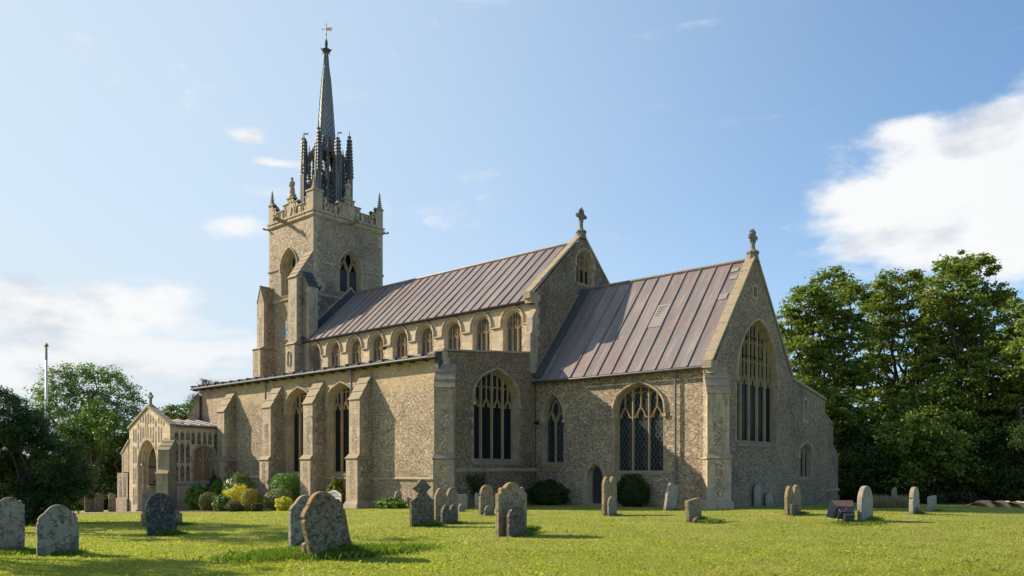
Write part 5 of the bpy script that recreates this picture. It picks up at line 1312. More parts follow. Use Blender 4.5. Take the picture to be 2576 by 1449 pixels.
hs('grey headstone with patchy lichen right beside the one cut off at far left', 93, 198, 1397, 1269.5, 'ogee', 't_grey', .12, tilt=0, yaw=-12)
hs('dark slate headstone with plain arched top leaning in front of the porch', 372, 446, 1347, 1239, 'oval', 't_slate', .10, tilt=5, yaw=-8, tuft=.2)
hs('low wide headstone directly behind the dark slate stone', 356, 458, 1323, 1274, 'segment', 't_buff', .12, yaw=-8)
hs('buff headstone with pointed lobed head behind the dark slate stone', 359, 394, 1317, 1221, 'pointed', 't_buff', .12, yaw=-6)
hs('small round topped brown headstone next to the yew, left of a pair', 213, 238, 1270, 1232, 'ogee', 't_moss', .10, tuft=0, D=49)
hs('small brown headstone next to the yew, right of a pair', 238, 260, 1269, 1240, 'segment', 't_moss', .10, tuft=0, D=49)
hs('small pale headstone just left of the porch buttress', 273, 291, 1270, 1241, 'segment', 't_buff', .10, tuft=0, D=49)
hs('tall leaning headstone crusted with orange and green lichen nearest the camera', 783, 886, 1403, 1232, 'ogee', 't_moss', .13, tilt=13, yaw=-2, tuft=.30, carve=None)
hs('blue grey scrolled headstone half hidden behind the leaning lichened one', 729, 806, 1373, 1245, 'ogee', 't_grey', .12, yaw=-2, tuft=.22)
hs('dark stone shaped like a keyhole with pointed arms and a green streak', 1034, 1090, 1325, 1205, 'keyhole', 't_dark', .11, tilt=1, tuft=.22)
hs('orange lichened double headed stone for two behind the keyhole shaped stone', 1094, 1150, 1315, 1227, 'twin', 't_buff', .11, tuft=.08)
hs('small pale grey headstone against the aisle wall', 1150, 1174, 1283, 1243, 'flat', 't_pale', .08, tuft=0)
hs('round headed grey green stone with cut back shoulders before the aisle wall', 1207, 1241, 1294, 1220, 'notch', 't_buff', .11, tuft=.06)
hs('narrow pale slab leaning by the wall ivy', 1197, 1206, 1281, 1239, 'round', 't_pale', .07, tilt=4, tuft=0)
hs('large upright headstone with rounded crest in the middle of the lawn', 1251, 1322, 1347, 1213, 'shoulder', 't_buff', .12, tuft=.16)
hs('upright double topped stone beside the small pointed door', 1517, 1549, 1296, 1199, 'twin', 't_buff', .12, tuft=.08)
hs('tilted buff stone leaning to the right by the chancel buttress', 1672, 1697, 1284, 1216, 'twin', 't_pale', .12, tilt=-15, tuft=.1)
hs('short orange lichened stump of a stone leaning left on the lawn', 1731, 1762, 1312, 1254, 'flat', 't_buff', .13, tilt=9, tuft=.2)
hs('tall narrow pale slab propped on the chancel east wall', 1897, 1913, 1269, 1217, 'round', 't_pale', .07, tuft=0, X=-16.08)
hs('short pale slab propped on the chancel east wall', 1926, 1943, 1270, 1238, 'segment', 't_pale', .07, tuft=0, X=-16.08)
hs('greenish double headed stone between the chancel and the floodlight', 1978, 2012, 1294, 1221, 'twin', 't_buff', .12, tilt=3, tuft=.14)
hs('tall round topped stone right behind the floodlight', 2163, 2191, 1311, 1222, 'round', 't_pale', .15, tilt=2, tuft=.18)
hs('white flecked headstone with notched shoulders right of the floodlight', 2292, 2308, 1293, 1225, 'notch', 't_pale', .15, tuft=.14)
hs('short broken white headstone furthest right on the lawn', 2337, 2353, 1285, 1247, 'flat', 't_pale', .12, tilt=4, tuft=.1)
hs('orange gothic topped headstone standing in the long dry grass', 2219, 2234, 1262, 1213, 'gothic', 't_moss', .12, tuft=0)
hs('thin pale headstone leaning in the long dry grass', 2245, 2256, 1268, 1225, 'round', 't_pale', .10, tilt=5, tuft=0)
hs('plain grey stone post behind the tall round topped stone', 2171, 2180, 1262, 1213, 'flat', 't_grey', .12, tuft=0)
hs('pale slab tilted against the aisle wall among low ivy', 987, 1004, 1273, 1234, 'round', 't_pale', .09, tilt=-14, tuft=0, Y=24.5)
hs('small rounded stone showing between the shrubs by the porch', 542, 556, 1262, 1239, 'round', 't_buff', .10, tuft=0)
# footstones set in front of larger stones
fg = 'small footstones set in front of headstones'
hs('small arched footstone against the large upright headstone', 1278, 1318, 1350, 1272, 'round', 't_dark', .10, name='footstone', cat='footstone', grp=fg, tuft=.1)
hs('small double arched footstone before the orange double headed stone', 1111, 1149, 1318, 1270, 'twin', 't_dark', .10, name='footstone', cat='footstone', grp=fg, tuft=.1)
hs('low round footstone before the stone with cut back shoulders', 1219, 1238, 1297, 1272, 'round', 't_grey', .08, name='footstone', cat='footstone', grp=fg, tuft=.05)
hs('low footstone beside the upright double topped stone near the door', 1530, 1548, 1298, 1249, 'round', 't_grey', .08, name='footstone', cat='footstone', grp=fg, tuft=.05)
hs('narrow mossy footstone left of the tall leaning headstone', 764, 782, 1405, 1364, 'segment', 't_buff', .10, tilt=6, name='footstone', cat='footstone', grp=fg, tuft=.1)
hs('dark low footstone at the foot of the notched white stone', 2296, 2309, 1293, 1274, 'round', 't_dark', .12, name='footstone', cat='footstone', grp=fg, tuft=0)
hs('square dark footstone before the greenish double headed stone', 1990, 2006, 1297, 1268, 'flat', 't_dark', .10, name='footstone', cat='footstone', grp=fg, tuft=.05)
hs('small broken footstone at the base of the leaning orange stump', 1744, 1765, 1315, 1300, 'segment', 't_dark', .10, tilt=5, name='footstone', cat='footstone', grp=fg, tuft=.05)
hs('little rounded footstone before the small pale grey stone by the wall', 1154, 1168, 1287, 1267, 'round', 't_pale', .08, name='footstone', cat='footstone', grp=fg, tuft=0)
# dark stone cross on a plinth beside the vestry buttress
g = onG(2098, 1262); cr = empty('grave_cross', g, 'dark stone cross tilted on a grey block by the vestry corner', 'grave cross')
mb = MB(); mb.box(g.x - .25, g.x + .25, g.y - .4, g.y + .3, g.z - .1, g.z + .42); mb.build('base', M['t_grey'], cr)
mb = MB(); o_ = Vector((g.x, g.y - .05, g.z + .38)); fr = lambda u, v, d=0.: o_ + Vector((d, u * .94 - v * .28, v * .94 + u * .28)); mb.prism(fr, [(-.07, 0), (.07, 0), (.07, .5), (.25, .5), (.25, .63), (.07, .63), (.07, .85), (-.07, .85), (-.07, .63), (-.25, .63), (-.25, .5), (-.07, .5)], -.05, .05); mb.build('cross', M['t_slate'], cr)

# ================================================================ BENCH
g = onG(842, 1278); g = Vector((-33.1, 24.15, H(-33.1, 24.15)))
by = R(14); fx = lambda x, y, z: Vector((g.x + x * math.cos(by) - y * math.sin(by), g.y + x * math.sin(by) + y * math.cos(by), g.z + z))
bn = empty('garden_bench', g, 'pale wooden garden seat with arched slatted back behind the leaning lichened headstone', 'bench')
def bbox(mb, x0, x1, y0, y1, z0, z1): mb.hexa([fx(*p) for p in ((x0, y0, z0), (x1, y0, z0), (x1, y1, z0), (x0, y1, z0), (x0, y0, z1), (x1, y0, z1), (x1, y1, z1), (x0, y1, z1))])
gz = (EYE + (YH - 1234) / F_PX * (g.x * -math.sin(PHI) + g.y * math.cos(PHI))) - g.z; bw = .42
mb = MB(); top = [(-bw + 2 * bw * i / 12, gz - .19 + .17 * math.sin(math.pi * i / 12) ** 1.2) for i in range(13)]
for a, b in zip(top, top[1:]): mb.hexa([fx(a[0], 0, a[1] - .04), fx(b[0], 0, b[1] - .04), fx(b[0], .05, b[1] - .04), fx(a[0], .05, a[1] - .04), fx(a[0], 0, a[1] + .04), fx(b[0], 0, b[1] + .04), fx(b[0], .05, b[1] + .04), fx(a[0], .05, a[1] + .04)])
bbox(mb, -bw, bw, 0, .05, .50, .56); bbox(mb, -bw - .03, -bw + .04, -.01, .06, 0, gz - .18); bbox(mb, bw - .04, bw + .03, -.01, .06, 0, gz - .18); mb.build('backrest', M['white'], bn)
mb = MB()
for i in range(13): x = -bw + .07 + (2 * bw - .14) * i / 12; t_ = gz - .19 + .17 * math.sin(math.pi * (x + bw) / (2 * bw)) ** 1.2; bbox(mb, x - .014, x + .014, .015, .035, .54, t_ - .03)
mb.build('slats', M['white'], bn)
mb = MB()
for i in range(6): bbox(mb, -bw, bw, -.48 + i * .08, -.42 + i * .08, .42, .445)
mb.build('seat', M['white'], bn)
for s in (-1, 1):
    mb = MB(); bbox(mb, s * bw - .03, s * bw + .03, -.5, -.43, 0, .64); mb.build('leg', M['white'], bn)
    mb = MB(); bbox(mb, s * bw - .035, s * bw + .035, -.52, .02, .62, .66); mb.build('armrest', M['white'], bn)

# ================================================================ FLAGPOLE
g = atD(116.5, 1260, 46); gz = H(g.x, g.y); top = EYE + (YH - 866) / F_PX * 46
fp = empty('flagpole', (g.x, g.y, gz), 'tall white flagpole with a brown finial rising behind the yew', 'flagpole')
mb = MB(); mb.tube((g.x, g.y, gz - .1), (g.x, g.y, top - .9), .10, .065, 12); mb.build('pole', M['white'], fp, smooth=True)
mb = MB(); mb.tube((g.x, g.y, top - .9), (g.x, g.y, top - .15), .065, .055, 12); mb.lathe((g.x, g.y, top), [(.055, -.16), (.10, -.14), (.12, -.06), (.08, 0), (.02, .08)], 10); mb.build('finial', M['pole_brown'], fp)

# ================================================================ FLOODLIGHT on the lawn
gB = onG(2098, 1316); fd = gB.x * -math.sin(PHI) + gB.y * math.cos(PHI)
ex = Vector((math.cos(PHI), math.sin(PHI), 0)); ey = Vector((-math.sin(PHI), math.cos(PHI), 0)); pxm = fd / F_PX
def Q(a, b, dep=0.0):   # point from the close-up measurements, dep metres further away
    x, y = 2050.2 + .06943 * a, 1232.6 + .06943 * b
    k = fd + dep; return Vector((0, 0, EYE)) + px_dir(x, y) * k
fl = empty('floodlight', gB, 'black metal floodlight with ribbed casing and hinged shades on the lawn', 'floodlight')
def slab(mb, pts, v): pts = [Vector(p) for p in pts]; mb.hexa(pts + [p + v for p in pts])
mb = MB(); slab(mb, [Q(415, 975), Q(690, 1040), Q(770, 640), Q(530, 385)], ex * .02); mb.build('shade', M['galv'], fl)
mb = MB(); slab(mb, [Q(800, 600), Q(1410, 600), Q(1370, 375, .45), Q(600, 375, .45)], Vector((0, 0, -.02))); mb.build('shade', M['rust'], fl)
mb = MB(); slab(mb, [Q(530, 385, .42), Q(690, 1040, .1), Q(770, 640, .08), Q(600, 375, .45)], ex * .02); slab(mb, [Q(690, 1030), Q(1420, 1030, .25), Q(1410, 600, .25), Q(790, 610)], ey * .35); mb.build('lamp_housing', M['black'], fl)
mb = MB(); slab(mb, [Q(790, 1030, -.05), Q(880, 1060, -.25), Q(950, 800, -.25), Q(840, 640, -.05)], ex * .30)
for i in range(6):
    t = i / 6; a = Q(790, 1010, -.05).lerp(Q(840, 660, -.05), t); b = Q(875, 1045, -.25).lerp(Q(935, 800, -.25), t); slab(mb, [a, b, b + Vector((0, 0, .02)), a + Vector((0, 0, .02))], ex * -.03)
slab(mb, [Q(950, 800, -.25), Q(1440, 815, -.25), Q(1400, 650, -.02), Q(840, 640, -.02)], Vector((0, 0, -.05))); slab(mb, [Q(900, 1050, -.2), Q(1440, 950, -.2), Q(1440, 815, -.25), Q(950, 800, -.25)], ey * .2)
mb.build('casing', M['black'], fl)
mb = MB(); slab(mb, [Q(1070, 1120, -.45), Q(1410, 1125, -.45), Q(1460, 925, -.45), Q(1120, 915, -.45)], ey * .2); slab(mb, [Q(1040, 835, -.25), Q(1120, 915, -.44), Q(1460, 925, -.44), Q(1400, 840, -.25)], Vector((0, 0, -.03))); slab(mb, [Q(1000, 1050, -.28), Q(1070, 1120, -.44), Q(1120, 915, -.44), Q(1040, 835, -.26)], ex * .02)
mb.build('gear_box', M['black'], fl)
for a, b0, b1 in ((845, 1050, 1230), (1220, 1120, 1290)):
    mb = MB(); mb.tube(Q(a, b0), Q(a - 5, b1), .018, .018, 6); mb.build('leg', M['iron'], fl)
mb = MB(); pts = [Q(860, 1090), Q(870, 1160), Q(920, 1200), Q(980, 1190), Q(1010, 1140), Q(1005, 1090)]
for a, b in zip(pts, pts[1:]): mb.tube(a, b, .008, .008, 5)
mb.tube(Q(1150, 640, -.3), Q(1050, 790, -.3), .008, .008, 5); mb.build('cable', M['rust'], fl)
for a, b in ((575, 415), (722, 555)):
    mb = MB(); c = Q(a, b, .1); mb.ball(c, .03, .03, .03, 8, 5); mb.build('bolt', M['rust'], fl)

# ================================================================ VEGETATION
rng = np.random.default_rng(11)
def fast_mesh(name, verts, nper, mat, parent=None, smooth=False):
    """mesh made of separate n-gons with nper corners each"""
    n = len(verts) // nper; me = bpy.data.meshes.new(name)
    if parent is not None: verts = verts - np.array(world_loc(parent))
    me.vertices.add(len(verts)); me.vertices.foreach_set('co', verts.astype(np.float32).ravel())
    me.loops.add(len(verts)); me.loops.foreach_set('vertex_index', np.arange(len(verts), dtype=np.int32))
    me.polygons.add(n); me.polygons.foreach_set('loop_start', np.arange(0, len(verts), nper, dtype=np.int32))
    me.materials.append(mat); me.update(calc_edges=True); me.validate()
    o = bpy.data.objects.new(name, me); COL.objects.link(o)
    if parent is not None: o.parent = parent
    return o
def unit(v): return v / np.maximum(np.linalg.norm(v, axis=1, keepdims=True), 1e-9)
def leaf_verts(pos, nrm, size, aspect=0.75, axis=None):
    n = len(pos); nrm = unit(nrm); r = rng.normal(size=(n, 3)) if axis is None else axis
    a = unit(r - nrm * np.sum(r * nrm, axis=1, keepdims=True)); b = np.cross(nrm, a)
    L = (size * 0.5)[:, None]; Wd = L * aspect
    v = np.empty((n, 4, 3)); v[:, 0] = pos - a * L; v[:, 1] = pos + b * Wd + a * L * .15; v[:, 2] = pos + a * L; v[:, 3] = pos - b * Wd + a * L * .15
    return v.reshape(-1, 3)
def lobe_clumps(lobes, dens=1.0, inner=0.55, up=0.25, per=50, size=.17, aspect=.75):
    C, O_, Rr = [], [], []
    for (c, r, ry) in lobes:
        k = max(4, int(dens * math.pi * r * r / (size * size * aspect * .6 * per)))
        d = rng.normal(size=(k, 3)); d[:, 2] += up; d = unit(d); rad = r * (inner + (1 - inner) * rng.random(k) ** .5)
        C.append(np.array(c) + d * rad[:, None] * np.array([1, ry, .92])); O_.append(d)
    return np.concatenate(C), np.concatenate(O_)
def crown_mesh(C, O_, per, cr, size, flat=.5, aspect=.75, spray=False, droop=0.0):
    n = len(C); k = rng.poisson(per, n).clip(4); idx = np.repeat(np.arange(n), k); m = len(idx)
    crs = cr * rng.uniform(.55, 1.35, n)
    off = rng.normal(size=(m, 3)) * crs[idx][:, None] * .55; off[:, 2] *= flat
    pos = C[idx] + off
    pos[:, 2] -= droop * np.linalg.norm(off[:, :2], axis=1)
    nrm = O_[idx] * .55 + rng.normal(size=(m, 3)) * .65 + np.array([0, 0, .75])
    sz = size * rng.uniform(.6, 1.35, m)
    ax = None
    if spray: ax = O_[idx] * 1.0 + rng.normal(size=(m, 3)) * .55 + np.array([0, 0, .25])
    return leaf_verts(pos, nrm, sz, aspect, ax)
def limbs(base, lobes, tr, trunk_top=None, twigs=7, clumps=None):
    mb = MB(); base = Vector(base); cs = [Vector(c) for c, r, ry in lobes]
    ctr = sum(cs, Vector()) / len(cs); zt = min(c.z for c in cs); fork = Vector((base.x * .6 + ctr.x * .4, base.y * .6 + ctr.y * .4, base.z + (ctr.z - base.z) * .38))
    def curve(a, b, r0, r1, n=5, wob=.06):
        p = [a.lerp(b, i / n) for i in range(n + 1)]; L = (b - a).length
        for i in range(1, n): p[i] += Vector((rnd.uniform(-1, 1), rnd.uniform(-1, 1), rnd.uniform(0, .8))) * L * wob
        for i in range(n): mb.tube(p[i], p[i + 1], r0 + (r1 - r0) * i / n, r0 + (r1 - r0) * (i + 1) / n, 7, caps=False)
        return p
    curve(base - Vector((0, 0, .3)), fork, tr, tr * .75, 4, .02)
    for (c, r, ry), cv in zip(lobes, cs):
        start = fork.lerp(cv, 0.0); p = curve(start, cv, tr * .42, tr * .13, 6)
        for k in range(twigs):
            d = Vector((rnd.uniform(-1, 1), rnd.uniform(-1, 1), rnd.uniform(-.2, 1))).normalized() * r * .9
            q = curve(p[rnd.choice((3, 4, 5, 6))], cv + d, tr * .08, tr * .02, 3, .08)
    return mb
def PL(x, y, rpx, D, dd=0.0, ry=1.15):
    p = atD(x, y, D + dd); return (tuple(p), rpx * (D + dd) / F_PX, ry)
def tree(name, label, D, basepx, lobes, mat, cat='tree', group=None, dens=1.0, per=55, cr=.55, size=.17, tr=.3, inner=.55, spray=False, aspect=.75, flat=.5, twigs=6, droop=0.0, spread=2.0, up=.25, bark='bark', grow=1.0):
    b = atD(basepx, YH, D); bz = H(b.x, b.y); base = (b.x, b.y, bz)
    L = [PL(x, y, r * grow, D, rnd.uniform(-spread, spread)) for x, y, r in lobes]
    root = empty(name, base, label, cat, group)
    limbs(base, L, tr, twigs=twigs).build('trunk', M[bark], root)
    C, O_ = lobe_clumps(L, dens, inner, up, per, size, aspect)
    v = crown_mesh(C, O_, per, cr, size, flat, aspect, spray, droop)
    fast_mesh('crown', v, 4, M[mat], root); return root
G1 = 'tall trees standing behind the churchyard'
tree('sycamore_tree', 'sycamore rising directly behind the chancel gable on the right', 52, 2080, [(2035, 765, 52), (2088, 728, 50), (2135, 752, 38), (1990, 818, 45), (2060, 835, 66), (2135, 835, 52), (2005, 900, 50), (2075, 935, 70), (2140, 950, 58), (2030, 1010, 62), (2110, 1050, 70), (2060, 1110, 66), (2150, 1130, 60)], 'lf_syc', group=G1, dens=7.0, size=.19, cr=.40, inner=.35, grow=1.14, flat=.42)
tree('sycamore_tree', 'sycamore in the middle of the right hand row with sky showing through its crown', 56, 2260, [(2205, 742, 36), (2240, 722, 36), (2292, 722, 40), (2215, 790, 44), (2290, 792, 48), (2335, 850, 40), (2180, 850, 34), (2330, 930, 46), (2190, 930, 40), (2215, 1000, 58), (2290, 1010, 62), (2250, 1090, 76), (2245, 850, 30), (2225, 885, 36), (2305, 880, 34)], 'lf_syc', group=G1, dens=7.0, size=.19, cr=.40, inner=.35, grow=1.14, flat=.42)
tree('sycamore_tree', 'tallest sycamore with reddish seed clusters near the right edge', 52, 2420, [(2378, 692, 40), (2425, 672, 38), (2468, 680, 38), (2510, 745, 30), (2360, 760, 44), (2425, 755, 56), (2482, 785, 48), (2385, 840, 60), (2450, 860, 60), (2495, 900, 50), (2360, 925, 60), (2430, 960, 70), (2500, 990, 70), (2390, 1060, 80), (2470, 1110, 80)], 'lf_syc', group=G1, dens=7.0, size=.19, cr=.40, inner=.35, grow=1.14, flat=.42)
tree('maple_tree', 'tree cut off by the right edge of the picture with bright leaf tips', 49, 2570, [(2560, 790, 36), (2592, 840, 44), (2545, 850, 40), (2575, 920, 56), (2540, 985, 58), (2600, 1030, 70), (2550, 1100, 72), (2620, 930, 60)], 'lf_syc2', group=G1, dens=7.0, size=.19, cr=.40, inner=.35, grow=1.14, flat=.42)
tree('maple_tree', 'lower maple with pale leaf tips in front of the tall sycamores', 49, 2360, [(2290, 1030, 48), (2350, 1005, 48), (2410, 1030, 50), (2330, 1080, 60), (2430, 1095, 58), (2255, 1110, 48), (2380, 1140, 60), (2480, 1150, 60), (2290, 1170, 52), (2350, 1200, 56), (2430, 1195, 56), (2270, 1215, 44)], 'lf_syc2', group=G1, dens=7, per=50, size=.18, inner=.5)
tree('maple_tree', 'dark low tree beside the vestry buttress', 49, 2150, [(2140, 1100, 42), (2180, 1140, 50), (2130, 1180, 44), (2200, 1190, 46), (2240, 1200, 42)], 'lf_dark', group=G1, dens=6.5)
tree('thorn_tree', 'low bushy tree at the right edge above the heap of dry cuttings', 48, 2540, [(2530, 1140, 60), (2580, 1170, 60), (2500, 1200, 46), (2560, 1215, 50), (2620, 1120, 70)], 'lf_dark', group=G1, dens=6.5, size=.13)
tree('poplar_tree', 'large airy grey green tree behind the flagpole', 76, 215, [(118, 985, 30), (150, 950, 34), (195, 938, 32), (235, 945, 34), (278, 958, 34), (318, 985, 28), (338, 1012, 20), (100, 1020, 32), (150, 1010, 42), (208, 1000, 44), (262, 1015, 44), (315, 1045, 36), (85, 1060, 34), (140, 1075, 46), (210, 1075, 50), (280, 1085, 46), (335, 1085, 26)], 'lf_grey', dens=3.8, per=46, size=.18, inner=.45, cr=.6, group='trees left of the church')
tree('lime_tree', 'brighter green tree in front of the large airy tree by the porch', 56, 225, [(232, 1028, 22), (250, 1060, 34), (205, 1075, 36), (283, 1070, 26), (175, 1105, 40), (225, 1110, 42), (270, 1105, 30)], 'lf_mid', dens=5, size=.16, group='trees left of the church')
tree('holly_tree', 'dark evergreen mass left of the porch', 58, 290, [(262, 1165, 34), (300, 1130, 34), (325, 1105, 22), (290, 1190, 44), (250, 1210, 40), (325, 1180, 30), (310, 1230, 40), (215, 1200, 40), (255, 1235, 34)], 'lf_dark', dens=6, size=.14, group='trees left of the church')
tree('ash_tree', 'green tree seen between the porch and the aisle', 72, 455, [(425, 1046, 22), (452, 1036, 26), (485, 1038, 24), (440, 1070, 30), (480, 1075, 34), (510, 1060, 30)], 'lf_mid', dens=5, size=.19, group='trees left of the church')
tree('pine_tree', 'pair of dark pine tips above the west end of the aisle roof', 82, 520, [(519, 962, 10), (519, 980, 15), (545, 968, 9), (545, 985, 14), (492, 1000, 13), (520, 1002, 20), (490, 1020, 18), (505, 1040, 22)], 'lf_con', dens=5, per=40, size=.30, spray=True, aspect=.14, cr=.4, inner=.2, group='trees left of the church')
# yew
yl = [(0, 1060, 62), (52, 1082, 52), (100, 1095, 48), (62, 1150, 74), (140, 1160, 60), (182, 1200, 46), (118, 1225, 66), (20, 1225, 80), (-60, 1150, 90), (206, 1232, 28), (176, 1135, 26), (90, 1050, 26), (10, 1010, 26), (48, 1022, 20), (70, 1265, 60), (150, 1262, 44), (0, 1290, 50), (90, 1290, 40), (26, 1000, 12), (104, 1030, 14), (6, 985, 12)]
tree('yew_tree', 'huge dark yew filling the left edge behind the two grey headstones', 27, 60, yl, 'lf_yew', dens=6.5, per=70, cr=.20, size=.13, tr=.13, spray=True, aspect=.26, inner=.42, flat=.7, spread=1.0, twigs=3, up=.1)
# trees outside the picture on the left whose shade falls across the lawn
def shade_tree(label, x, y, h, r):
    root = empty('lime_tree', (x, y, H(x, y)), label, 'tree', 'trees left of the churchyard lawn')
    L = [((x + rnd.uniform(-r, r) * .7, y + rnd.uniform(-r, r) * .7, h + rnd.uniform(-r, r) * .5), r * .55, 1.0) for _ in range(7)]
    limbs((x, y, H(x, y)), L, .25, twigs=5).build('trunk', M['bark'], root); C, O_ = lobe_clumps(L, 1.5, .2, .2, 42, .2)
    fast_mesh('crown', crown_mesh(C, O_, 42, .5, .2), 4, M['lf_mid'], root)
shade_tree('lime tree beside the lawn left of the picture, nearest the camera', -25.0, .6, 7.0, 1.7)
shade_tree('lime tree beside the lawn left of the picture, second from the camera', -30.2, 4.4, 8.0, 2.0)
shade_tree('lime tree beside the lawn left of the picture, furthest from the camera', -36.5, 5.6, 8.5, 2.2)
shade_tree('small lime tree beside the lawn left of the picture, close to the camera', -20.5, -1.8, 5.8, 1.6)

# shrubs in the bed
ZZ = lambda a, b: (440.2 + .1709 * a, 1163.4 + .1709 * b)
def shrub(name, label, box, mat, n=5200, size=.07, q=ZZ, aspect=.7, spray=False, rough=.15, dz=0.0, squash=1.0, core=True, depth=1.0, group='shrubs in the bed before the aisle', power=2.0, Y=22.0):
    x0, y0 = q(box[0], box[2]); x1, y1 = q(box[1], box[3]); g = px_dir((x0 + x1) / 2, YH); g = g * (Y / g.y); g.z = H(g.x, g.y)
    gf = g.x * -math.sin(PHI) + g.y * math.cos(PHI); y1 = YH + (EYE - g.z) * F_PX / gf; dz = 0
    fwd = g.x * -math.sin(PHI) + g.y * math.cos(PHI); rx = (x1 - x0) / 2 * fwd / F_PX; h = (y1 - y0 + dz) * fwd / F_PX
    c = np.array([g.x, g.y, g.z + h * .48]); c[:2] += np.array([-math.sin(PHI), math.cos(PHI)]) * rx * depth * .6
    d = unit(rng.normal(size=(n, 3))); 
    k = (np.abs(d) ** power).sum(1) ** (-1 / power)
    lump = 1 + rough * (np.sin(d[:, 0] * 7 + c[0]) * np.sin(d[:, 1] * 8 + 1) + np.sin(d[:, 2] * 9 + c[1]) * .6)
    rad = (.72 + .32 * rng.random(n) ** .7) * k * lump
    pos = c + d * rad[:, None] * np.array([rx, rx * depth, h * .54 * squash]); pos[:, 2] = np.maximum(pos[:, 2], g.z + .02)
    nr = d * 1.0 + rng.normal(size=(n, 3)) * .6 + np.array([0, 0, .3]); ax = (d + rng.normal(size=(n, 3)) * .5 + np.array([0, 0, .6])) if spray else None
    root = empty(name, g, label, 'shrub', group)
    fast_mesh('foliage', leaf_verts(pos, nr, size * rng.uniform(.6, 1.4, n), aspect, ax), 4, M[mat], root)
    mb = MB()
    for i in range(9):
        a = rnd.uniform(0, 6.28); e = Vector(c) + Vector((math.cos(a) * rx * .6, math.sin(a) * rx * .6, h * .2)); mb.tube((c[0], c[1], g.z - .05), e, .025, .008, 5)
    mb.build('stems', M['bark'], root)
    return root
shrub('laurel_shrub', 'bright green leafy shrub nearest the porch', (140, 455, 335, 668), 'lf_green', size=.10, rough=.2, Y=22.0)
shrub('evergreen_shrub', 'dark green shrub at the back of the bed under the porch window', (450, 760, 165, 480), 'lf_dark', size=.09, dz=12, Y=24.0)
shrub('laurel_shrub', 'mid green rounded shrub behind the olive mound', (480, 740, 270, 560), 'lf_green', size=.10, dz=10, Y=22.9)
shrub('camellia_shrub', 'large pale leaved rounded shrub, the tallest in the bed', (690, 1130, 180, 600), 'lf_camel', 8000, size=.09, dz=8, Y=22.9)
shrub('heather_shrub', 'olive brown low mound at the front of the bed', (320, 615, 440, 690), 'lf_olive', 7000, size=.045, rough=.05, Y=21.4)
shrub('camellia_shrub', 'low glossy shrub with white glints between the olive and gold mounds', (545, 790, 480, 692), 'lf_camel', 3000, size=.09, rough=.25, Y=21.3)
shrub('golden_shrub', 'wide bright yellow shrub in the middle of the bed', (690, 1120, 345, 620), 'lf_yel', 8000, size=.07, rough=.18, Y=22.0)
shrub('golden_shrub', 'bronze gold clipped dome beside the bright yellow shrub', (945, 1225, 390, 660), 'lf_gold', 7000, size=.045, rough=.04, Y=21.5)
shrub('heather_shrub', 'low dark heather in front of the bright yellow shrub', (720, 1010, 580, 700), 'lf_heath', 3500, size=.05, Y=21.0)
shrub('heather_shrub', 'low dark heather in front of the bronze gold dome', (1100, 1275, 590, 702), 'lf_heath', 3000, size=.05, Y=21.2)
shrub('box_hedge', 'large clipped flat topped green hedge between two buttresses', (1370, 1840, 185, 560), 'lf_green', 11000, size=.07, rough=.03, power=5.0, dz=14, depth=.6, Y=23.7)
shrub('hebe_shrub', 'grey green dome shrub before the clipped hedge', (1280, 1712, 392, 700), 'lf_sage', 9000, size=.06, rough=.05, Y=22.6)
shrub('golden_shrub', 'small bright yellow bush at the right end of the bed', (1455, 1705, 512, 712), 'lf_yel', 4200, size=.06, rough=.12, Y=22.1)
shrub('laurel_shrub', 'yellow green bush behind the garden seat', (2235, 2480, 285, 760), 'lf_lime', 4200, size=.11, rough=.25, dz=-6, Y=24.5)
shrub('fern_shrub', 'upright light green plant at the right end of the gold dome', (1215, 1275, 470, 690), 'lf_lime', 900, size=.12, rough=.1, spray=True, aspect=.25, Y=21.9)
QC = lambda a, b: (1069.1 + .4141 * a, 849.0 + .4141 * b); QB = lambda a, b: (566 + .3922 * a, 880.5 + .3922 * b); QH = lambda a, b: (276.7 + .22998 * a, 974.8 + .22998 * b)
shrub('evergreen_shrub', 'very dark bush in the corner between aisle and chancel', (615, 885, 880, 1032), 'lf_dark', 8000, size=.09, q=QC, rough=.18, group='bushes against the church walls', depth=.6, Y=30.3)
shrub('evergreen_shrub', 'rounded dark bush right of the upright double topped stone', (1140, 1385, 838, 1038), 'lf_dark', 9000, size=.07, q=QC, rough=.08, group='bushes against the church walls', depth=.5, Y=30.6)
shrub('periwinkle_patch', 'low leafy ivy growth at the foot of the aisle wall', (925, 1190, 955, 1037), 'lf_green', 4500, size=.09, q=QB, rough=.25, group='bushes against the church walls', depth=.5, Y=24.2)
shrub('evergreen_shrub', 'dark bush against the porch side wall', (690, 850, 1000, 1300), 'lf_dark', 5000, size=.10, q=QH, rough=.2, group='bushes against the church walls', depth=.6, Y=22.6)
# ivy on the aisle east wall
pts = []
for x0, y0, x1, y1 in ((1205, 1270, 1172, 1190), (1208, 1270, 1200, 1192), (1210, 1272, 1216, 1195), (1204, 1250, 1187, 1200)):
    for i in range(230):
        t = rng.random(); y, z = onX(x0 + (x1 - x0) * t + rng.normal() * 4, y0 + (y1 - y0) * t + rng.normal() * 3, Xg + .07); pts.append((Xg + .06 + rng.random() * .08, y, z))
pts = np.array(pts); iv = empty('ivy', (Xg + .1, float(pts[:, 1].mean()), 0), 'dark ivy stems climbing the east wall of the aisle', 'ivy')
fast_mesh('foliage', leaf_verts(pts, np.array([1., -.2, .4]) + rng.normal(size=(len(pts), 3)) * .5, rng.uniform(.05, .11, len(pts))), 4, M['lf_dark'], iv)

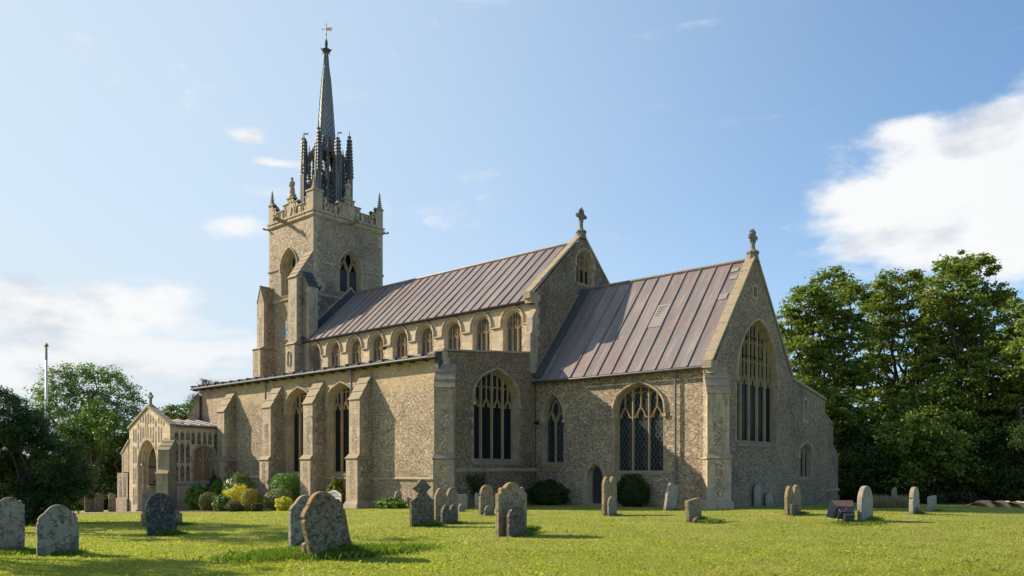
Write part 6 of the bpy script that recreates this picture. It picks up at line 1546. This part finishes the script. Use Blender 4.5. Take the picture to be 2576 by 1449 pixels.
# undergrowth and distant hedges
def mass(name, x0, x1, D0, D1, h0, h1, mat, n, per, size, cr=.5, base=0.0):
    C = []
    for _ in range(n):
        x = rnd.uniform(x0, x1); D = rnd.uniform(D0, D1); p = atD(x, YH, D); hh = rnd.uniform(h0, h1) * (.6 + .4 * math.sin(x * .02 + D)); C.append((p.x, p.y, H(p.x, p.y) + base + rnd.random() ** .7 * hh))
    C = np.array(C); O_ = unit(rng.normal(size=C.shape) + np.array([.3, -.6, .6]))
    return tag(fast_mesh(name, crown_mesh(C, O_, per, cr, size), 4, M[mat]), kind='stuff')
mass('undergrowth', 2040, 2760, 47.5, 55, 1.4, 3.6, 'lf_dark', 1900, 46, .13)
mass('undergrowth', 2060, 2760, 51, 60, 3, 8, 'lf_dark', 1500, 44, .26, .9)
mass('undergrowth', 180, 360, 57, 66, 1.5, 4.5, 'lf_dark', 500, 45, .2, .7)
mass('undergrowth', 2300, 2750, 47, 49, .4, 1.3, 'lf_heath', 300, 45, .10, .35)
mass('distant_hedge', -500, 700, 110, 130, 3, 7, 'lf_dark', 900, 40, .6, 1.6)
mass('distant_hedge', 1500, 3100, 90, 110, 4, 9, 'lf_dark', 1300, 40, .6, 1.6)

# house glimpsed through the trees
hb = atD(262, YH, 92); hb.z = H(hb.x, hb.y)
ho = empty('house', hb, 'white house with red tiled roof and brick chimney glimpsed behind the trees', 'house')
ux = Vector((math.cos(PHI + .5), math.sin(PHI + .5), 0)); uy = Vector((-ux.y, ux.x, 0))
hp = lambda a, b, z: hb + ux * a + uy * b + Vector((0, 0, z)); zt = EYE + (YH - 1143) / F_PX * 92 - hb.z
mb = MB(); mb.hexa([hp(-4, 0, -.5), hp(3.2, 0, -.5), hp(3.2, 7, -.5), hp(-4, 7, -.5), hp(-4, 0, zt), hp(3.2, 0, zt), hp(3.2, 7, zt), hp(-4, 7, zt)])
mb.poly([hp(-4, 0, zt), hp(3.2, 0, zt), hp(-.4, 0, zt + 2.6)]); mb.build('wall', M['white'], ho)
mb = MB(); mb.hexa([hp(-4.4, -.4, zt - .3), hp(-4.4, 7.4, zt - .3), hp(-.4, 7.4, zt + 2.6), hp(-.4, -.4, zt + 2.6), hp(-4.4, -.4, zt - .1), hp(-4.4, 7.4, zt - .1), hp(-.4, 7.4, zt + 2.8), hp(-.4, -.4, zt + 2.8)])
mb.hexa([hp(3.6, -.4, zt - .3), hp(3.6, 7.4, zt - .3), hp(-.4, 7.4, zt + 2.6), hp(-.4, -.4, zt + 2.6), hp(3.6, -.4, zt - .1), hp(3.6, 7.4, zt - .1), hp(-.4, 7.4, zt + 2.8), hp(-.4, -.4, zt + 2.8)]); mb.build('roof', M['tile'], ho)
mb = MB(); mb.hexa([hp(-1, 1, zt + 1.5), hp(0, 1, zt + 1.5), hp(0, 2, zt + 1.5), hp(-1, 2, zt + 1.5), hp(-1, 1, zt + 4), hp(0, 1, zt + 4), hp(0, 2, zt + 4), hp(-1, 2, zt + 4)]); mb.build('chimney', M['brick'], ho)
mb = MB(); mb.hexa([hp(-1.1, -.02, 1.4), hp(.2, -.02, 1.4), hp(.2, .02, 1.4), hp(-1.1, .02, 1.4), hp(-1.1, -.02, 2.6), hp(.2, -.02, 2.6), hp(.2, .02, 2.6), hp(-1.1, .02, 2.6)]); mb.build('window', M['glass'], ho)

# heap of dry cuttings
def heap(pxs, label):
    mb = MB(); n = 30; prev = None; rows = []
    for i in range(n + 1):
        x = pxs[0] + (pxs[1] - pxs[0]) * i / n; a = px_dir(x, YH) * (40.5 + .6 * math.sin(i)); row = []
        for j in range(11):
            t = j / 10; prof_ = math.sin(math.pi * t) ** .8; hh = .30 * prof_ * min(1, i / 5, (n - i) / 3) * (1 + .10 * math.sin(i * .9 + j * .4) + .08 * math.sin(i * 2.3 + j)) + rnd.uniform(0, .05)
            d = Vector((-math.sin(PHI), math.cos(PHI), 0)) * (t * 1.9); p = a + d; row.append((p.x, p.y, H(p.x, p.y) - .02 + hh))
        rows.append(row)
    for r0, r1 in zip(rows, rows[1:]):
        for j in range(10): mb.poly([r0[j], r1[j], r1[j + 1], r0[j + 1]])
    o = mb.build('cuttings_heap', M['hay'], smooth=True); return tag(o, label, 'heap of cuttings')
heap((2462, 2660), 'long low heap of dry tan grass cuttings at the right edge of the lawn')

# wire fence posts under the right hand trees
for lab, x in (('thin grey fence post under the trees, left of the two', 2330), ('thin grey fence post under the trees, right of the two', 2467)):
    g = onG(x, 1264); mb = MB(); mb.box(g.x - .05, g.x + .05, g.y - .05, g.y + .05, g.z - .2, g.z + 1.15); mb.lathe((g.x, g.y, g.z + 1.15), [(.07, 0), (.01, .05)], 4, R(45))
    tag(mb.build('fence_post', M['bark']), lab, 'fence post', 'fence posts under the trees')

# ---------------------------------------------------------------- grass
def HV(x, y):
    t = -(x + 24.0); s = np.where(t < 60, np.log1p(np.exp(np.clip(t, -60, 60) / 3.0)) * 3.0, t)
    u = y - 37.0; q = np.log1p(np.exp(np.clip(u, -60, 60) / 2.0)) * 2.0 / (1 + np.exp(-np.clip((x + 19) / 1.5, -30, 30)))
    return -0.034 * np.minimum(s, 60) - 0.028 * np.minimum(q, 12) + 0.03 * np.sin(x * 0.31 + y * 0.17) * np.sin(y * 0.23 - x * 0.11)
def blades(name, x, y, h, wd, lean, mat, curl=.5):
    n = len(x); z = HV(x, y); p = np.stack([x, y, z - .005], 1)
    a = rng.random(n) * 2 * np.pi; d = np.stack([np.cos(a), np.sin(a), np.zeros(n)], 1); b = np.stack([-d[:, 1], d[:, 0], np.zeros(n)], 1)
    l = lean * rng.random(n); Wd = (wd * .5)[:, None] if hasattr(wd, '__len__') else wd * .5
    mid = p + d * (h * l * .35)[:, None] + np.array([0, 0, 1.]) * (h * .6)[:, None]; tip = p + d * (h * l)[:, None] + np.array([0, 0, 1.]) * (h * (1 - .35 * l))[:, None]
    v = np.empty((n, 4, 3)); v[:, 0] = p - b * Wd; v[:, 1] = p + b * Wd; v[:, 2] = tip; v[:, 3] = mid - b * Wd * .9
    return fast_mesh(name, v.reshape(-1, 3), 4, mat)
N = 480000
s = rng.uniform(1 / 44., 1 / 11.2, N); d = 1 / s; lt = rng.uniform(-.80, .80, N) * d
gx = -math.sin(PHI) * d + math.cos(PHI) * lt; gy = math.cos(PHI) * d + math.sin(PHI) * lt
ok = ~(((gy > 24.85) & (gx < Xg)) | ((gy > 31.35) & (gx < Xe) & (gy < 46)) | ((gx < -44.6) & (gy > 20.4)) | ((gx < -31) & (gx > -44.8) & (gy > 20.6 + (gx + 44) * .23)))
gx, gy, d = gx[ok], gy[ok], d[ok]
pt = .5 + .5 * np.sin(gx * 1.7 + np.sin(gy * 1.1) * 2) * np.sin(gy * 1.9 + np.sin(gx * .8) * 2)
gh = (.018 + .024 * rng.random(len(gx))) * (.75 + .6 * pt) * (1 + (rng.random(len(gx)) > .985) * 1.2)
tag(blades('grass', gx, gy, gh, .004 + .00055 * d, 1.3, M['grass']), kind='stuff')
# longer tufts round the stones
X_, Y_, H_ = [], [], []
for (x, y, w_, hh, yaw) in TUFTS:
    n = int(1700 * (hh / .16) * max(w_, .5)); t = rng.uniform(-.65, .85, n); 
    X_.append(x + rng.normal(0, .10, n) + rng.choice([.10, .02], n)); Y_.append(y + t * w_); H_.append(hh * rng.uniform(.3, 1.15, n) * np.exp(-((t - .25) / .55) ** 2))
for (xp_, yp_, n, hh, rx) in ((730, 1400, 2600, .17, .6), (900, 1396, 3000, .20, .45), (1000, 1385, 1200, .13, .4), (2160, 1318, 1500, .12, .5), (1330, 1340, 700, .22, .12), (1790, 1316, 900, .16, .2), (70, 1392, 1200, .12, .4)):
    n = int(n * 1.7); g = onG(xp_, yp_); X_.append(g.x + rng.normal(0, rx * .6, n)); Y_.append(g.y + rng.normal(0, rx, n)); H_.append(hh * rng.uniform(.3, 1.1, n))
X_, Y_, H_ = map(np.concatenate, (X_, Y_, H_))
tag(blades('long_grass', X_, Y_, H_, .0065, .8, M['grass_long']), kind='stuff')
# dry tall grass under the trees
n = 8000; xp_ = rng.uniform(2180, 2300, n); dd_ = rng.uniform(35.5, 42, n)
k = (xp_ - CX) / F_PX * dd_; X_ = -math.sin(PHI) * dd_ + math.cos(PHI) * k; Y_ = math.cos(PHI) * dd_ + math.sin(PHI) * k
tag(blades('dry_grass', X_, Y_, rng.uniform(.15, .72, n) * (.75 + .25 * np.sin(xp_ * .21) * np.sin(dd_ * 2.1)), .009, .35, M['straw']), kind='stuff')
# a few fallen leaves
n = 160; s = rng.uniform(1 / 30., 1 / 11.5, n); d = 1 / s; lt = rng.uniform(-.62, .62, n) * d; X_ = -math.sin(PHI) * d + math.cos(PHI) * lt; Y_ = math.cos(PHI) * d + math.sin(PHI) * lt
p = np.stack([X_, Y_, HV(X_, Y_) + .035], 1)
tag(fast_mesh('fallen_leaves', leaf_verts(p, rng.normal(size=(n, 3)) * .4 + np.array([0, 0, 1.]), rng.uniform(.03, .055, n)), 4, M['hay']), kind='stuff')
